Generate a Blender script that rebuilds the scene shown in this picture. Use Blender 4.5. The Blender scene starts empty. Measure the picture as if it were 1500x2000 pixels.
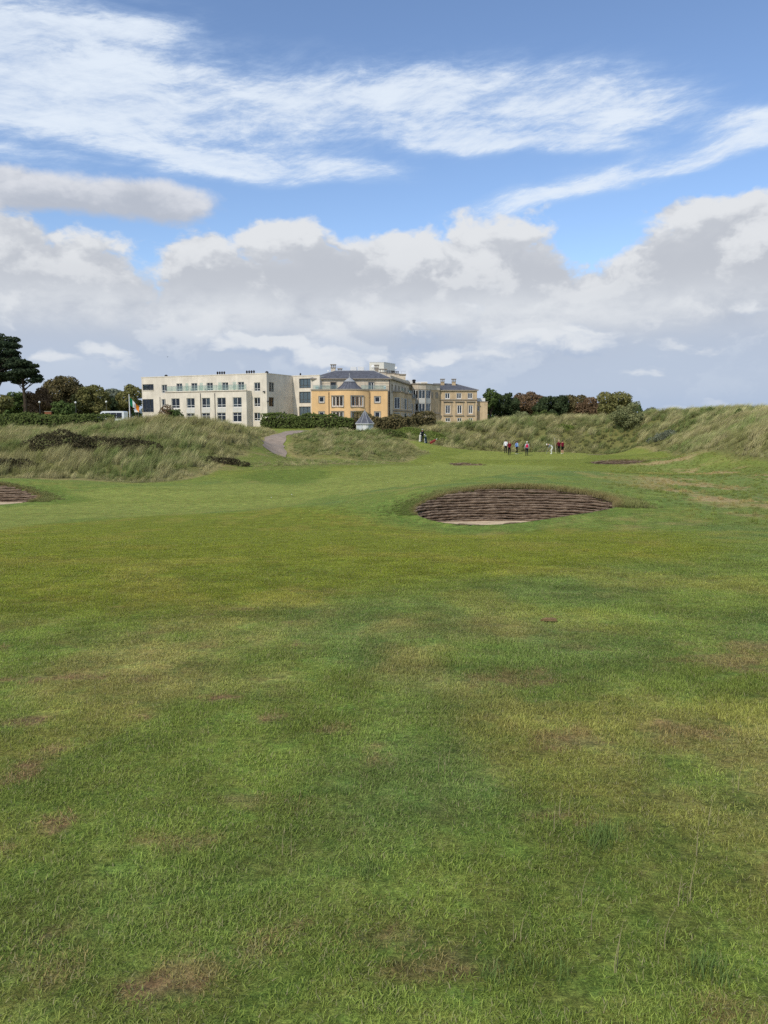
import bpy, bmesh, math, random
import numpy as np
from mathutils import Vector, Matrix

random.seed(7)
RNG = np.random.default_rng(11)
scene = bpy.context.scene
COL = scene.collection
R = math.radians

# ------------------------------------------------------------------ camera
PITCH = R(6.91)
FPX = 1444.0                     # focal length in pixels of the 1500 x 2000 photograph
cam_d = bpy.data.cameras.new('camera')
cam_d.sensor_fit = 'VERTICAL'
cam_d.sensor_height = 36.0
cam_d.lens = 36.0 * FPX / 2000.0
cam_d.clip_start = 0.05
cam_d.clip_end = 9000
cam = bpy.data.objects.new('camera', cam_d)
COL.objects.link(cam)
cam.location = (0, 0, 0)         # eye height is the zero level of the scene
cam.rotation_euler = (math.pi / 2 - PITCH, 0, 0)
scene.camera = cam

# ------------------------------------------------------------------ view
scene.view_settings.view_transform = 'Standard'
scene.view_settings.look = 'None'
scene.view_settings.gamma = 1.0
EXPOSURE = 0.0
scene.view_settings.exposure = EXPOSURE
scene.view_settings.use_curve_mapping = False
scene.render.engine = 'CYCLES'
scene.cycles.use_denoising = False
scene.cycles.max_bounces = 6
scene.cycles.transparent_max_bounces = 12

# ------------------------------------------------------------------ sun
SUN_AZ = 32.0        # degrees left of straight behind the camera
SUN_EL = 40.0
to_sun = Vector((-math.sin(R(SUN_AZ)) * math.cos(R(SUN_EL)), -math.cos(R(SUN_AZ)) * math.cos(R(SUN_EL)), math.sin(R(SUN_EL))))
sun_d = bpy.data.lights.new('sun', 'SUN')
sun_d.energy = 2.8
sun_d.angle = R(1.0)
sun_d.color = (1.0, 0.93, 0.82)
sun = bpy.data.objects.new('sun', sun_d)
COL.objects.link(sun)
sun.rotation_euler = to_sun.to_track_quat('Z', 'Y').to_euler()
sun.location = to_sun * 200


# ------------------------------------------------------------------ node expressions
class X:
    """A float socket with arithmetic."""
    def __init__(self, nt, s):
        self.nt, self.s = nt, s

    def _m(self, op, *a):
        n = self.nt.nodes.new('ShaderNodeMath')
        n.operation = op
        for i, v in enumerate((self,) + a):
            if isinstance(v, X):
                self.nt.links.new(v.s, n.inputs[i])
            else:
                n.inputs[i].default_value = v
        return X(self.nt, n.outputs[0])

    def __add__(self, o): return self._m('ADD', o)
    __radd__ = __add__
    def __sub__(self, o): return self._m('SUBTRACT', o)
    def __rsub__(self, o): return (self * -1.0) + o
    def __mul__(self, o): return self._m('MULTIPLY', o)
    __rmul__ = __mul__
    def __truediv__(self, o): return self._m('DIVIDE', o)
    def pow(self, o): return self._m('POWER', o)
    def max(self, o): return self._m('MAXIMUM', o)
    def min(self, o): return self._m('MINIMUM', o)
    def abs(self): return self._m('ABSOLUTE')
    def exp(self): return self._m('EXPONENT')
    def gauss(self, c, w):
        q = (self - c) / w
        return (q * q * -1.0).exp()

    def step(self, a, b, lo=0.0, hi=1.0):
        n = self.nt.nodes.new('ShaderNodeMapRange')
        n.interpolation_type = 'SMOOTHSTEP'
        self.nt.links.new(self.s, n.inputs['Value'])
        for k, v in (('From Min', a), ('From Max', b), ('To Min', lo), ('To Max', hi)):
            if isinstance(v, X):
                self.nt.links.new(v.s, n.inputs[k])
            else:
                n.inputs[k].default_value = v
        return X(self.nt, n.outputs['Result'])


def combine(nt, a, b, c):
    n = nt.nodes.new('ShaderNodeCombineXYZ')
    for i, v in enumerate((a, b, c)):
        if isinstance(v, X):
            nt.links.new(v.s, n.inputs[i])
        else:
            n.inputs[i].default_value = v
    return n.outputs[0]


def noise(nt, vec, scale=1.0, detail=4.0, rough=0.5, dist=0.0, lac=2.0):
    n = nt.nodes.new('ShaderNodeTexNoise')
    n.inputs['Scale'].default_value = scale
    n.inputs['Detail'].default_value = detail
    n.inputs['Roughness'].default_value = rough
    n.inputs['Lacunarity'].default_value = lac
    n.inputs['Distortion'].default_value = dist
    if vec is not None:
        nt.links.new(vec, n.inputs['Vector'])
    return X(nt, n.outputs['Fac'])


def mixc(nt, f, a, b, mode='MIX'):
    n = nt.nodes.new('ShaderNodeMix')
    n.data_type = 'RGBA'
    n.blend_type = mode
    if isinstance(f, X):
        nt.links.new(f.s, n.inputs[0])
    else:
        n.inputs[0].default_value = f
    for i, v in ((6, a), (7, b)):
        if isinstance(v, (tuple, list)):
            n.inputs[i].default_value = (*v[:3], 1)
        else:
            nt.links.new(v, n.inputs[i])
    return n.outputs[2]


# ------------------------------------------------------------------ sky
def build_world():
    w = bpy.data.worlds.new('World')
    scene.world = w
    w.use_nodes = True
    nt = w.node_tree
    nt.nodes.clear()
    out = nt.nodes.new('ShaderNodeOutputWorld')
    bg = nt.nodes.new('ShaderNodeBackground')
    nt.links.new(bg.outputs[0], out.inputs[0])
    STR = 0.138
    bg.inputs['Strength'].default_value = STR
    sky = nt.nodes.new('ShaderNodeTexSky')
    sky.sky_type = 'NISHITA'
    sky.sun_disc = False
    sky.sun_elevation = R(SUN_EL)
    sky.sun_rotation = R(180 + SUN_AZ)
    sky.air_density = 1.0
    sky.dust_density = 0.15
    sky.ozone_density = 2.2
    tc = nt.nodes.new('ShaderNodeTexCoord')
    sp = nt.nodes.new('ShaderNodeSeparateXYZ')
    nt.links.new(tc.outputs['Generated'], sp.inputs[0])
    dx, dy, dz = (X(nt, sp.outputs[i]) for i in range(3))
    A = dx._m('ARCTAN2', dy) * 57.2958
    B = dz.min(0.9999)._m('ARCSINE') * 57.2958

    def rgb(r, g, b):     # display sRGB -> linear, divided by the background strength
        def l(c):
            c /= 255.0
            return c / 12.92 if c <= 0.04045 else ((c + 0.055) / 1.055) ** 2.4
        k = STR * 2.0 ** EXPOSURE
        return (l(r) / k, l(g) / k, l(b) / k)

    def dvec(sx, sy, sz, ox=0.0, oz=0.0):
        return combine(nt, dx * sx + ox, dy * sy, dz * sz + oz)

    col = sky.outputs[0]
    # a touch more blue overhead, as the photograph's clear air shows
    col = mixc(nt, 1.0, col, (1.08, 1.10, 1.18), 'MULTIPLY')

    # --- high cirrus: long fibres running across the sky
    warp = noise(nt, dvec(3.0, 3.0, 5.0), 1.0, 3, 0.5) - 0.5
    warp2 = noise(nt, dvec(9.0, 9.0, 16.0, 3.3), 1.0, 3, 0.5) - 0.5
    Bw = B + warp * 3.6 + warp2 * 1.2
    # along-fibre coordinate is the azimuth, across-fibre the elevation tilted a little
    fib1 = noise(nt, combine(nt, A * 0.075 + warp2 * 1.2, (Bw + A * 0.05) * 0.55, 0.0), 1.0, 11, 0.68)
    fib2 = noise(nt, combine(nt, (A + Bw * 0.9) * 0.16 + 9.0, (Bw - A * 0.24) * 0.95, 2.0), 1.0, 11, 0.72)
    puff = noise(nt, dvec(10.0, 10.0, 22.0, 1.7), 1.0, 9, 0.66, 0.6)
    tex = fib1 * 0.40 + fib2 * 0.34 + puff * 0.26

    def band(c, slope, curve, a0, wdt, fade0, fade1, soft=4.0):
        q = A - a0
        cl = q * slope + q * q * curve + c
        m = Bw.gauss(cl, wdt)
        return m * A.step(fade0 - soft, fade0 + soft) * A.step(fade1 + soft, fade1 - soft)
    m = band(22.0, 0.010, -0.0040, 0.0, 2.05, -9, 22, 6.0) * 0.95                 # the main streak
    m = m + band(21.0, -0.02, 0.0, -22.0, 3.4, -70, -10, 9.0) * 0.85             # its broad start
    m = m + band(18.2, 0.0, -0.003, -6.0, 0.85, -16, 1, 4.0) * 0.75
    m = m + band(19.0, -0.10, 0.0, 12.0, 0.70, 2, 17, 4.0) * 0.85
    m = m + band(16.1, 0.100, 0.001, 14.0, 0.72, 6, 60, 5.0) * 0.95              # the rising streak
    m = m + band(18.7, -0.01, 0.0, 25.0, 0.85, 23, 50, 3.0) * 0.9
    m = m + band(13.6, 0.05, 0.0, 19.0, 0.42, 18.5, 25, 2.0) * 0.7
    m = m + band(24.9, 0.16, 0.012, -18.0, 0.6, -34, -14, 3.0) * 0.6
    veil = noise(nt, dvec(1.6, 1.6, 5.5, 0.6), 1.0, 5, 0.6).step(0.45, 0.75)
    high = B.step(14, 20)
    m = m + veil * 0.22 * high + A.gauss(-30.0, 15.0) * B.gauss(23.0, 5.5) * 0.55
    # unseen cirrus added overhead and all round, beyond the frame, to raise ambient light
    over = noise(nt, dvec(2.2, 3.4, 2.6, 4.4), 1.0, 7, 0.6, 0.5).step(0.34, 0.60)
    out_fr = (B.step(27.5, 34.0) + B.step(15.0, 19.0) * A.abs().step(29.0, 36.0)).min(1.0)
    m = m + over * out_fr * 0.9
    er = (m * 1.02 + (tex - 0.5) * 3.3 + 0.04).step(0.02, 1.10)
    cir = er * m.step(0.0, 0.55) * (tex.step(0.35, 0.60, 0.52, 1.0))
    cir = cir.min(1.0) * 0.95
    ccol = mixc(nt, cir.step(0.1, 0.85), rgb(200, 220, 247), rgb(229, 239, 251))
    col = mixc(nt, cir, col, ccol)

    # --- grey-white cumulus and the layer below it
    def vor(vec, scale):
        n = nt.nodes.new('ShaderNodeTexVoronoi')
        n.feature = 'F1'
        n.inputs['Scale'].default_value = scale
        nt.links.new(vec, n.inputs['Vector'])
        return 1.0 - X(nt, n.outputs['Distance'])

    wa = noise(nt, dvec(11.0, 11.0, 16.0, 4.0), 1.0, 4, 0.6) - 0.5
    wb = noise(nt, dvec(11.0, 11.0, 16.0, 14.0), 1.0, 4, 0.6) - 0.5

    def billow(oz, ox=0.0):
        v = combine(nt, dx * 4.6 + wa * 0.8 + (5.1 + ox), dy * 4.6, dz * 7.4 + wb * 0.8 + oz)
        return noise(nt, v, 1.0, 8, 0.58) * 0.66 + vor(v, 1.9) * 0.34
    n0 = billow(0.0)
    nup = billow(0.24, -0.12)
    nf = noise(nt, dvec(15.0, 15.0, 26.0, 2.0), 1.0, 8, 0.62, 0.3)
    nfu = noise(nt, dvec(15.0, 15.0, 26.0, 1.9, 0.34), 1.0, 8, 0.62, 0.3)
    big = noise(nt, dvec(2.4, 2.4, 3.0, 8.0), 1.0, 3, 0.55)
    top = (big - 0.5) * 5.0 + 13.3 \
        - A.gauss(15.3, 2.6) * 3.4 + A.gauss(5.0, 4.0) * 1.2 + A.gauss(26.0, 4.0) * 1.4 - A.gauss(-17.0, 2.6) * 2.2 - A.gauss(-9.0, 3.0) * 0.5
    dens = (top - B) * 0.36 + (n0 - 0.44) * 6.0 + (nf - 0.5) * 1.5
    bank = dens.step(0.0, 0.62)
    # a separate flat grey cloud drifting above the bank on the left
    slab = (B.gauss(15.2, 1.7) * A.step(-7.0, -17.0) * 2.1 + (n0 - 0.47) * 3.0 + (nf - 0.5) * 1.3 - 0.85).step(0.0, 0.75)
    # shading: lit crowns, grey undersides
    lit = ((n0 - nup) * 5.0 + (nf - nfu) * 1.5 + 0.42).step(0.0, 1.0)
    edge = dens.step(1.7, 0.1)
    base = B.step(9.6, 12.6)                      # flat grey bases, pale crowns
    lit2 = lit * 0.70 + edge * 0.28 + (base - 0.5) * 0.22
    grey = mixc(nt, B.step(2.0, 11.0), rgb(178, 192, 214), rgb(192, 197, 206))
    pale = mixc(nt, B.step(3.0, 9.0), rgb(204, 214, 228), rgb(226, 229, 233))
    bcol = mixc(nt, lit2.step(0.10, 0.92), grey, pale)
    # a pale belt under the bank
    belt = B.gauss(8.0, 1.5) * (n0 * 0.8 + nf * 0.6).step(0.42, 0.82)
    bcol = mixc(nt, belt * 0.9, bcol, rgb(224, 228, 233))
    # blue-grey distance near the horizon
    low = (B + (n0 - 0.5) * 6.0).step(7.4, 2.6)
    bcol = mixc(nt, low * 0.70, bcol, rgb(188, 201, 220))
    # small bright cumulus low down
    sv = combine(nt, dx * 6.0 + wa * 0.7 + 3.0, dy * 6.0, dz * 17.0 + wb * 0.8)
    svu = combine(nt, dx * 6.0 + wa * 0.7 + 2.95, dy * 6.0, dz * 17.0 + wb * 0.8 + 0.30)
    sm = noise(nt, sv, 1.0, 8, 0.58) * 0.7 + vor(sv, 2.2) * 0.3
    smu = noise(nt, svu, 1.0, 8, 0.58) * 0.7 + vor(svu, 2.2) * 0.3
    smm = ((sm - 0.52) * 5.0 + B.gauss(5.6, 1.9) * 0.85 - 0.40 - A.gauss(-4.0, 5.0) * 0.1).step(0.0, 0.6)
    scol = mixc(nt, ((sm - smu) * 4.0 + 0.45).step(0.1, 0.95), rgb(178, 192, 214), rgb(228, 232, 237))
    bcol = mixc(nt, smm * 0.80, bcol, scol)
    bcol = mixc(nt, B.step(3.0, 0.0) * 0.6, bcol, rgb(164, 184, 214))
    col = mixc(nt, bank, col, bcol)
    slc = mixc(nt, ((B - 15.0) * 0.30 + (nf - 0.5) * 1.6 + (n0 - nup) * 3.0 + 0.5).step(0.0, 1.0), rgb(186, 191, 201), rgb(222, 224, 229))
    col = mixc(nt, slab * 0.93, col, slc)
    nt.links.new(col, bg.inputs['Color'])
    w.cycles.sampling_method = 'MANUAL'
    w.cycles.sample_map_resolution = 512


build_world()

# ------------------------------------------------------------------ helpers: pixels to places, meshes, materials
CP, SP = math.cos(PITCH), math.sin(PITCH)


def ray(px, py):
    a, b = (px - 750.0) / FPX, (1000.0 - py) / FPX
    return Vector((a, CP + b * SP, -SP + b * CP))


def at(px, py, d):
    """the point seen at photograph pixel (px, py) standing d metres down the hole"""
    v = ray(px, py)
    return v * (d / v.y)


def wx(px, d):
    """side offset of photograph column px at d metres"""
    return (px - 750.0) / FPX * d * 0.995


def srgb(r, g, b):
    def l(c):
        c /= 255.0
        return c / 12.92 if c <= 0.04045 else ((c + 0.055) / 1.055) ** 2.4
    return (l(r), l(g), l(b))


MATS = {}


def mat(name, color, rough=0.75, spec=0.3, metal=0.0, var=0.0, scale=2.0, bump=0.0, bscale=20.0, streak=0.0):
    """principled material with procedural variation, fine relief and optional rain streaks"""
    if name in MATS:
        return MATS[name]
    m = bpy.data.materials.new(name)
    m.use_nodes = True
    nt = m.node_tree
    b = nt.nodes['Principled BSDF']
    b.inputs['Roughness'].default_value = rough
    b.inputs['Specular IOR Level'].default_value = spec
    b.inputs['Metallic'].default_value = metal
    b.inputs['Base Color'].default_value = (*color, 1)
    geo = nt.nodes.new('ShaderNodeNewGeometry')
    if var > 0:
        f = noise(nt, geo.outputs['Position'], scale, 6, 0.6).step(0.25, 0.75, 1.0 - var, 1.0 + var * 0.5)
        if streak > 0:
            mp = nt.nodes.new('ShaderNodeMapping')
            mp.inputs['Scale'].default_value = (1.6, 1.6, 0.12)
            nt.links.new(geo.outputs['Position'], mp.inputs['Vector'])
            f = f * noise(nt, mp.outputs[0], 1.5, 5, 0.65).step(0.35, 0.7, 1.0 - streak, 1.0)
        c = mixc(nt, 1.0, color, combine(nt, f, f, f), 'MULTIPLY')
        nt.links.new(c, b.inputs['Base Color'])
    if bump > 0:
        bn = nt.nodes.new('ShaderNodeBump')
        bn.inputs['Strength'].default_value = bump
        bn.inputs['Distance'].default_value = 0.02
        nt.links.new(noise(nt, geo.outputs['Position'], bscale, 5, 0.6).s, bn.inputs['Height'])
        nt.links.new(bn.outputs[0], b.inputs['Normal'])
    MATS[name] = m
    return m


def tag(o, label=None, cat=None, group=None, kind=None):
    if label: o['label'] = label
    if cat: o['category'] = cat
    if group: o['group'] = group
    if kind: o['kind'] = kind
    return o


def empty(name, loc):
    o = bpy.data.objects.new(name, None)
    COL.objects.link(o)
    o.location = loc
    o.empty_display_size = 0.2
    return o


def link(name, me, m=None, parent=None):
    o = bpy.data.objects.new(name, me)
    COL.objects.link(o)
    if m is not None:
        me.materials.clear()
        me.materials.append(m)
    if parent is not None:
        o.parent = parent
        if parent.type == 'EMPTY':
            o.matrix_parent_inverse = Matrix.Translation(-Vector(parent.location))
    return o


class MB:
    """collects shapes given in scene coordinates; build() links them as one mesh object"""
    def __init__(self):
        self.v, self.f = [], []

    def quad(self, *p):
        i = len(self.v)
        self.v += [tuple(q) for q in p]
        self.f.append(tuple(range(i, i + len(p))))
        return self

    def hexa(self, p):      # 8 corners: bottom ring then top ring
        i = len(self.v)
        self.v += [tuple(q) for q in p]
        for f in ((3, 2, 1, 0), (4, 5, 6, 7), (0, 1, 5, 4), (1, 2, 6, 5), (2, 3, 7, 6), (3, 0, 4, 7)):
            self.f.append(tuple(i + k for k in f))
        return self

    def box(self, x0, x1, y0, y1, z0, z1):
        return self.hexa([(x0, y0, z0), (x1, y0, z0), (x1, y1, z0), (x0, y1, z0), (x0, y0, z1), (x1, y0, z1), (x1, y1, z1), (x0, y1, z1)])

    def fbox(self, F, u0, u1, z0, z1, o0, o1):     # box in a facade frame
        return self.hexa([F.P(u0, z0, o1), F.P(u1, z0, o1), F.P(u1, z0, o0), F.P(u0, z0, o0), F.P(u0, z1, o1), F.P(u1, z1, o1), F.P(u1, z1, o0), F.P(u0, z1, o0)])

    def tube(self, pts, rad, n=8, cap=True):
        pts = [Vector(p) for p in pts]
        if not isinstance(rad, (list, tuple)):
            rad = [rad] * len(pts)
        i0 = len(self.v)
        for k, p in enumerate(pts):
            t = (pts[min(k + 1, len(pts) - 1)] - pts[max(k - 1, 0)]).normalized()
            a = t.orthogonal().normalized() if abs(t.z) < 0.95 else Vector((1, 0, 0))
            a = (a - t * a.dot(t)).normalized()
            b = t.cross(a)
            for j in range(n):
                q = 2 * math.pi * j / n
                self.v.append(tuple(p + (a * math.cos(q) + b * math.sin(q)) * rad[k]))
        for k in range(len(pts) - 1):
            for j in range(n):
                a0, a1 = i0 + k * n + j, i0 + k * n + (j + 1) % n
                self.f.append((a0, a1, a1 + n, a0 + n))
        if cap:
            self.f.append(tuple(i0 + j for j in reversed(range(n))))
            self.f.append(tuple(i0 + (len(pts) - 1) * n + j for j in range(n)))
        return self

    def lathe(self, c, prof, n=16, a0=0.0, a1=2 * math.pi):
        """prof: list of (radius, z) about the vertical axis through c"""
        full = abs(a1 - a0 - 2 * math.pi) < 1e-6
        m = n if full else n + 1
        i0 = len(self.v)
        for r, z in prof:
            for j in range(m):
                q = a0 + (a1 - a0) * j / n
                self.v.append((c[0] + r * math.cos(q), c[1] + r * math.sin(q), c[2] + z))
        for k in range(len(prof) - 1):
            for j in range(n):
                j2 = (j + 1) % m
                self.f.append((i0 + k * m + j, i0 + k * m + j2, i0 + (k + 1) * m + j2, i0 + (k + 1) * m + j))
        return self

    def build(self, name, m, parent=None, smooth=False):
        me = bpy.data.meshes.new(name)
        me.from_pydata(self.v, [], self.f)
        me.validate()
        if smooth:
            me.polygons.foreach_set('use_smooth', [True] * len(me.polygons))
        return link(name, me, m, parent)


def np_mesh(name, v, quads):
    me = bpy.data.meshes.new(name)
    v = np.asarray(v, np.float32)
    quads = np.asarray(quads, np.int32)
    k = quads.shape[1]
    me.vertices.add(len(v))
    me.vertices.foreach_set('co', v.ravel())
    me.loops.add(quads.size)
    me.loops.foreach_set('vertex_index', quads.ravel())
    me.polygons.add(len(quads))
    me.polygons.foreach_set('loop_start', np.arange(0, quads.size, k, dtype=np.int32))
    me.polygons.foreach_set('loop_total', np.full(len(quads), k, np.int32))
    me.update(calc_edges=True)
    return me


# ------------------------------------------------------------------ value noise in the plan
def vnoise(x, y, seed=0):
    xi, yi = np.floor(x).astype(np.int64), np.floor(y).astype(np.int64)
    fx, fy = x - xi, y - yi
    fx, fy = fx * fx * (3 - 2 * fx), fy * fy * (3 - 2 * fy)

    def h(a, b):
        n = (a * 374761393 + b * 668265263 + seed * 1442695041) & 0xffffffff
        n = ((n ^ (n >> 13)) * 1274126177) & 0xffffffff
        return ((n ^ (n >> 16)) & 0xffff) / 65535.0
    return (h(xi, yi) * (1 - fx) + h(xi + 1, yi) * fx) * (1 - fy) + (h(xi, yi + 1) * (1 - fx) + h(xi + 1, yi + 1) * fx) * fy


def fbm(x, y, seed=0, oct=4, rough=0.5):
    s, a, t = 0.0, 1.0, 0.0
    for k in range(oct):
        s = s + a * vnoise(x * 2 ** k + 13.7 * k, y * 2 ** k - 7.1 * k, seed + k)
        t += a
        a *= rough
    return s / t


def sstep(a, b, x):
    t = np.clip((x - a) / (b - a), 0, 1)
    return t * t * (3 - 2 * t)


def poly_sd(poly, x, y):
    """signed distance to a plan polygon, positive inside"""
    poly = np.asarray(poly, float)
    d = np.full(x.shape, 1e9)
    ins = np.zeros(x.shape, bool)
    n = len(poly)
    for i in range(n):
        ax, ay = poly[i]
        bx, by = poly[(i + 1) % n]
        ex, ey = bx - ax, by - ay
        t = np.clip(((x - ax) * ex + (y - ay) * ey) / (ex * ex + ey * ey + 1e-9), 0, 1)
        d = np.minimum(d, np.hypot(x - ax - t * ex, y - ay - t * ey))
        if abs(ey) > 1e-9:
            c = ((ay > y) != (by > y)) & (x < (bx - ax) * (y - ay) / ey + ax)
            ins ^= c
    return np.where(ins, d, -d)


# ------------------------------------------------------------------ the lie of the land
CTRL = []
for X_ in (-9, -3, 0, 3, 9):
    for Y_, z_ in ((-5, -1.56), (0, -1.58), (3, -1.63), (6, -1.78), (10, -2.06), (15, -2.5)):
        CTRL.append((X_, Y_, z_ + (0.10 if X_ > 5 else 0.0)))
for X_, Y_, z_ in ((-14, 20, -3.1), (-6, 20, -3.03), (0, 20, -3.0), (8, 20, -2.9), (15, 20, -2.75),
                   (-30, 10, -2.3), (30, 10, -1.7), (-40, 30, -3.8), (40, 30, -2.4), (-60, -5, -2), (60, -5, -1.4),
                   (-150, 45, -3), (150, 50, 0), (-180, 160, -.8), (200, 170, -.5), (0, 200, -.9), (-80, 200, -.9), (90, 200, -.6),
                   (-30, 300, -1), (60, 300, -1), (-250, 300, -1), (250, 300, -1), (-14, 26, -3.6), (-6, 26, -3.5), (-20, 32, -4.0), (-8, 33, -3.95)):
    CTRL.append((X_, Y_, z_))
for t_ in (
        # near bunker and the shoulder it is cut into
        (700, 1012, 26), (808, 997, 27), (930, 1031, 25), (860, 1024, 25.6), (870, 966, 28.3), (950, 953, 28.8), (1020, 950, 28.9), (1100, 957, 28.6),
        (1195, 985, 27), (1060, 1010, 25.5), (1130, 994, 25.8), (1300, 985, 27), (1450, 985, 27), (950, 944, 32), (1030, 941, 33), (1150, 945, 32),
        (1300, 955, 35), (1500, 960, 36), (900, 926, 43), (1000, 922, 46), (1150, 925, 45), (750, 950, 38), (700, 962, 36),
        # hollow, left bunker, ground up to the left dune
        (500, 972, 38), (560, 968, 39), (300, 962, 42), (150, 972, 40), (450, 950, 47), (-60, 945, 41), (20, 948, 41.2), (80, 973, 40.2), (45, 987, 37.6), (-60, 988, 37.6), (130, 985, 37),
        (640, 935, 50), (600, 941, 52), (560, 928, 57), (700, 915, 60), (800, 914, 62), (900, 912, 63), (1000, 912, 64),
        # left dune
        (-100, 940, 51), (0, 939, 51), (250, 944, 49.5), (400, 934, 54), (520, 915, 60), (0, 885, 62), (200, 885, 61), (400, 893, 62), (470, 896, 66),
        (-150, 849, 84), (0, 852, 82), (150, 850, 82), (220, 836, 80), (300, 824, 77), (400, 834, 78), (460, 841, 79), (495, 843, 80), (505, 872, 76), (350, 856, 70), (120, 861, 71),
        # path gap and the middle mound
        (535, 886, 80), (536, 868, 87), (556, 851, 96), (600, 842, 108), (575, 878, 82), (590, 852, 90), (620, 849, 92), (680, 869, 92), (740, 876, 91), (800, 878, 89), (838, 886, 87),
        (650, 878, 80), (620, 896, 76), (700, 905, 72), (780, 903, 76), (850, 897, 80), (760, 842, 106), (712, 853, 112), (650, 838, 118), (560, 838, 118),
        # green
        (900, 893, 88), (1000, 889, 95), (1100, 889, 95), (950, 883, 104), (1100, 883, 104), (1200, 890, 92), (910, 902, 79), (910, 910, 76.5), (1000, 898, 82), (1100, 903, 78),
        (1150, 909, 74.5), (1250, 897, 78.5), (1200, 896, 80), (1205, 910, 73.5), (1250, 912, 72),
        # dunes behind the green and on the right
        (870, 880, 108), (900, 877, 113), (1000, 875, 116), (1100, 874, 117), (1230, 876, 114), (820, 866, 112), (860, 850, 117), (900, 840, 122), (900, 830, 129), (1000, 845, 121), (1000, 823, 129),
        (1100, 845, 121), (1100, 819, 129), (1190, 820, 127), (1200, 845, 119), (1260, 814, 121), (1290, 840, 111), (1290, 880, 100), (1330, 892, 84), (1330, 835, 108), (1400, 836, 97),
        (1400, 864, 82), (1420, 903, 68), (1470, 829, 86), (1500, 827, 80), (1500, 854, 68), (1500, 910, 59), (1620, 817, 70), (1700, 900, 52), (1400, 930, 50), (1250, 930, 50)):
    p_ = at(*t_)
    CTRL.append((p_.x, p_.y, p_.z))
for px_ in (-200, 0, 200, 400, 600, 800, 960):
    for d_ in (136, 160):
        CTRL.append((wx(px_, d_), d_, -0.85 if px_ < 900 else -0.6))
for px_ in (-200, 0, 120, 260):
    CTRL.append((wx(px_, 108), 108, -0.7))
for px_ in (1050, 1200, 1400):
    CTRL.append((wx(px_, 150), 150, -0.4))
_C = np.array(CTRL)


def _ker(dx, dy):
    return np.sqrt(dx * dx + dy * dy + 9.0)


_K = _ker(_C[:, None, 0] - _C[None, :, 0], _C[:, None, 1] - _C[None, :, 1])
_n = len(_C)
_M = np.zeros((_n + 1, _n + 1))
_M[:_n, :_n] = _K - np.eye(_n) * 0.15
_M[:_n, _n] = 1
_M[_n, :_n] = 1
_W = np.linalg.solve(_M, np.append(_C[:, 2], 0))


def plan(*pd):
    return [(wx(px, d), d) for px, d in pd]


LEFT_DUNE = plan((-700, 48), (-100, 50.5), (0, 51), (250, 49.5), (330, 51), (400, 55), (430, 60), (470, 68), (500, 76), (513, 84), (520, 92), (540, 100), (520, 112), (-700, 116))
MID_MOUND = plan((563, 82), (585, 79), (640, 78), (700, 75), (790, 76.5), (822, 84), (838, 88), (805, 97), (760, 106), (640, 112), (590, 106), (567, 94))
BACK_DUNE = plan((800, 100), (845, 106), (875, 109), (900, 111.5), (1000, 113), (1230, 112), (1275, 103), (1292, 94), (1325, 84), (1420, 70), (1520, 61), (2300, 50), (2600, 150), (700, 150), (720, 128), (770, 112))
ROUGH_RIGHT = plan((1240, 46), (1210, 70), (1270, 88), (1330, 83), (1420, 69), (1520, 60), (2300, 49), (2300, 18), (1560, 19), (1330, 26), (1220, 29))
ROUGH_LEFT = plan((420, 58), (520, 60), (640, 62), (700, 66), (790, 75), (700, 75), (640, 77), (575, 79), (520, 78), (470, 68))


def dune_mask(x, y):
    m = np.maximum(np.maximum(poly_sd(LEFT_DUNE, x, y), poly_sd(MID_MOUND, x, y)), poly_sd(BACK_DUNE, x, y))
    return m


# bunkers: centre, radii, floor level, turn
BUNKERS = [
    dict(c=(4.80, 26.92), r=(3.72, 1.95), floor=-3.74, step=0.088),
    dict(c=(-22.1, 39.4), r=(3.55, 1.85), floor=-4.36, step=0.088),
    dict(c=(wx(911, 77.8), 77.8), r=(1.75, 1.15), floor=-4.75, step=0.10),
    dict(c=(wx(1207, 77.0), 77.0), r=(2.75, 1.6), floor=-5.0, step=0.10),
    dict(c=(wx(1183, 96.5), 96.5), r=(2.4, 1.1), floor=-4.75, step=0.10),
]


def height0(x, y):
    x = np.asarray(x, float)
    y = np.asarray(y, float)
    xf, yf = x.ravel(), y.ravel()
    z = np.full(xf.shape, _W[_n])
    for i in range(_n):
        z += _W[i] * _ker(xf - _C[i, 0], yf - _C[i, 1])
    z = np.clip(z, -4.9, 5.0)
    far = sstep(170, 320, np.hypot(xf * 0.8, yf))
    z = z * (1 - far) + (-1.2) * far
    dm = sstep(-1.0, 5.0, dune_mask(xf, yf))
    pathd = path_dist(xf, yf)
    dm = dm * sstep(1.4, 4.0, pathd)
    z += dm * ((fbm(xf / 7.0, yf / 7.0, 3, 4) - 0.5) * 1.2 + (fbm(xf / 2.2, yf / 2.2, 9, 2) - 0.5) * 0.55) * (1 - 0.6 * sstep(100, 140, yf))
    near = sstep(30, 5, yf)
    swell = sstep(34, 46, yf) * sstep(112, 100, yf) * (1 - dm)
    z += swell * (fbm(xf / 13.0, yf / 9.0, 77, 2) - 0.5) * 0.55
    z += (fbm(xf / 5.0, yf / 5.0, 21, 3) - 0.5) * 0.10 * (0.4 + 0.6 * sstep(2, 14, yf)) + (fbm(xf / 0.7, yf / 0.7, 31, 2) - 0.5) * 0.03 * near
    return z.reshape(x.shape)


PATH = [(wx(px, d), d) for px, d in ((538, 79.0), (535, 82), (533, 86), (540, 91), (556, 97), (590, 105), (660, 113), (760, 120))]


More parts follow.
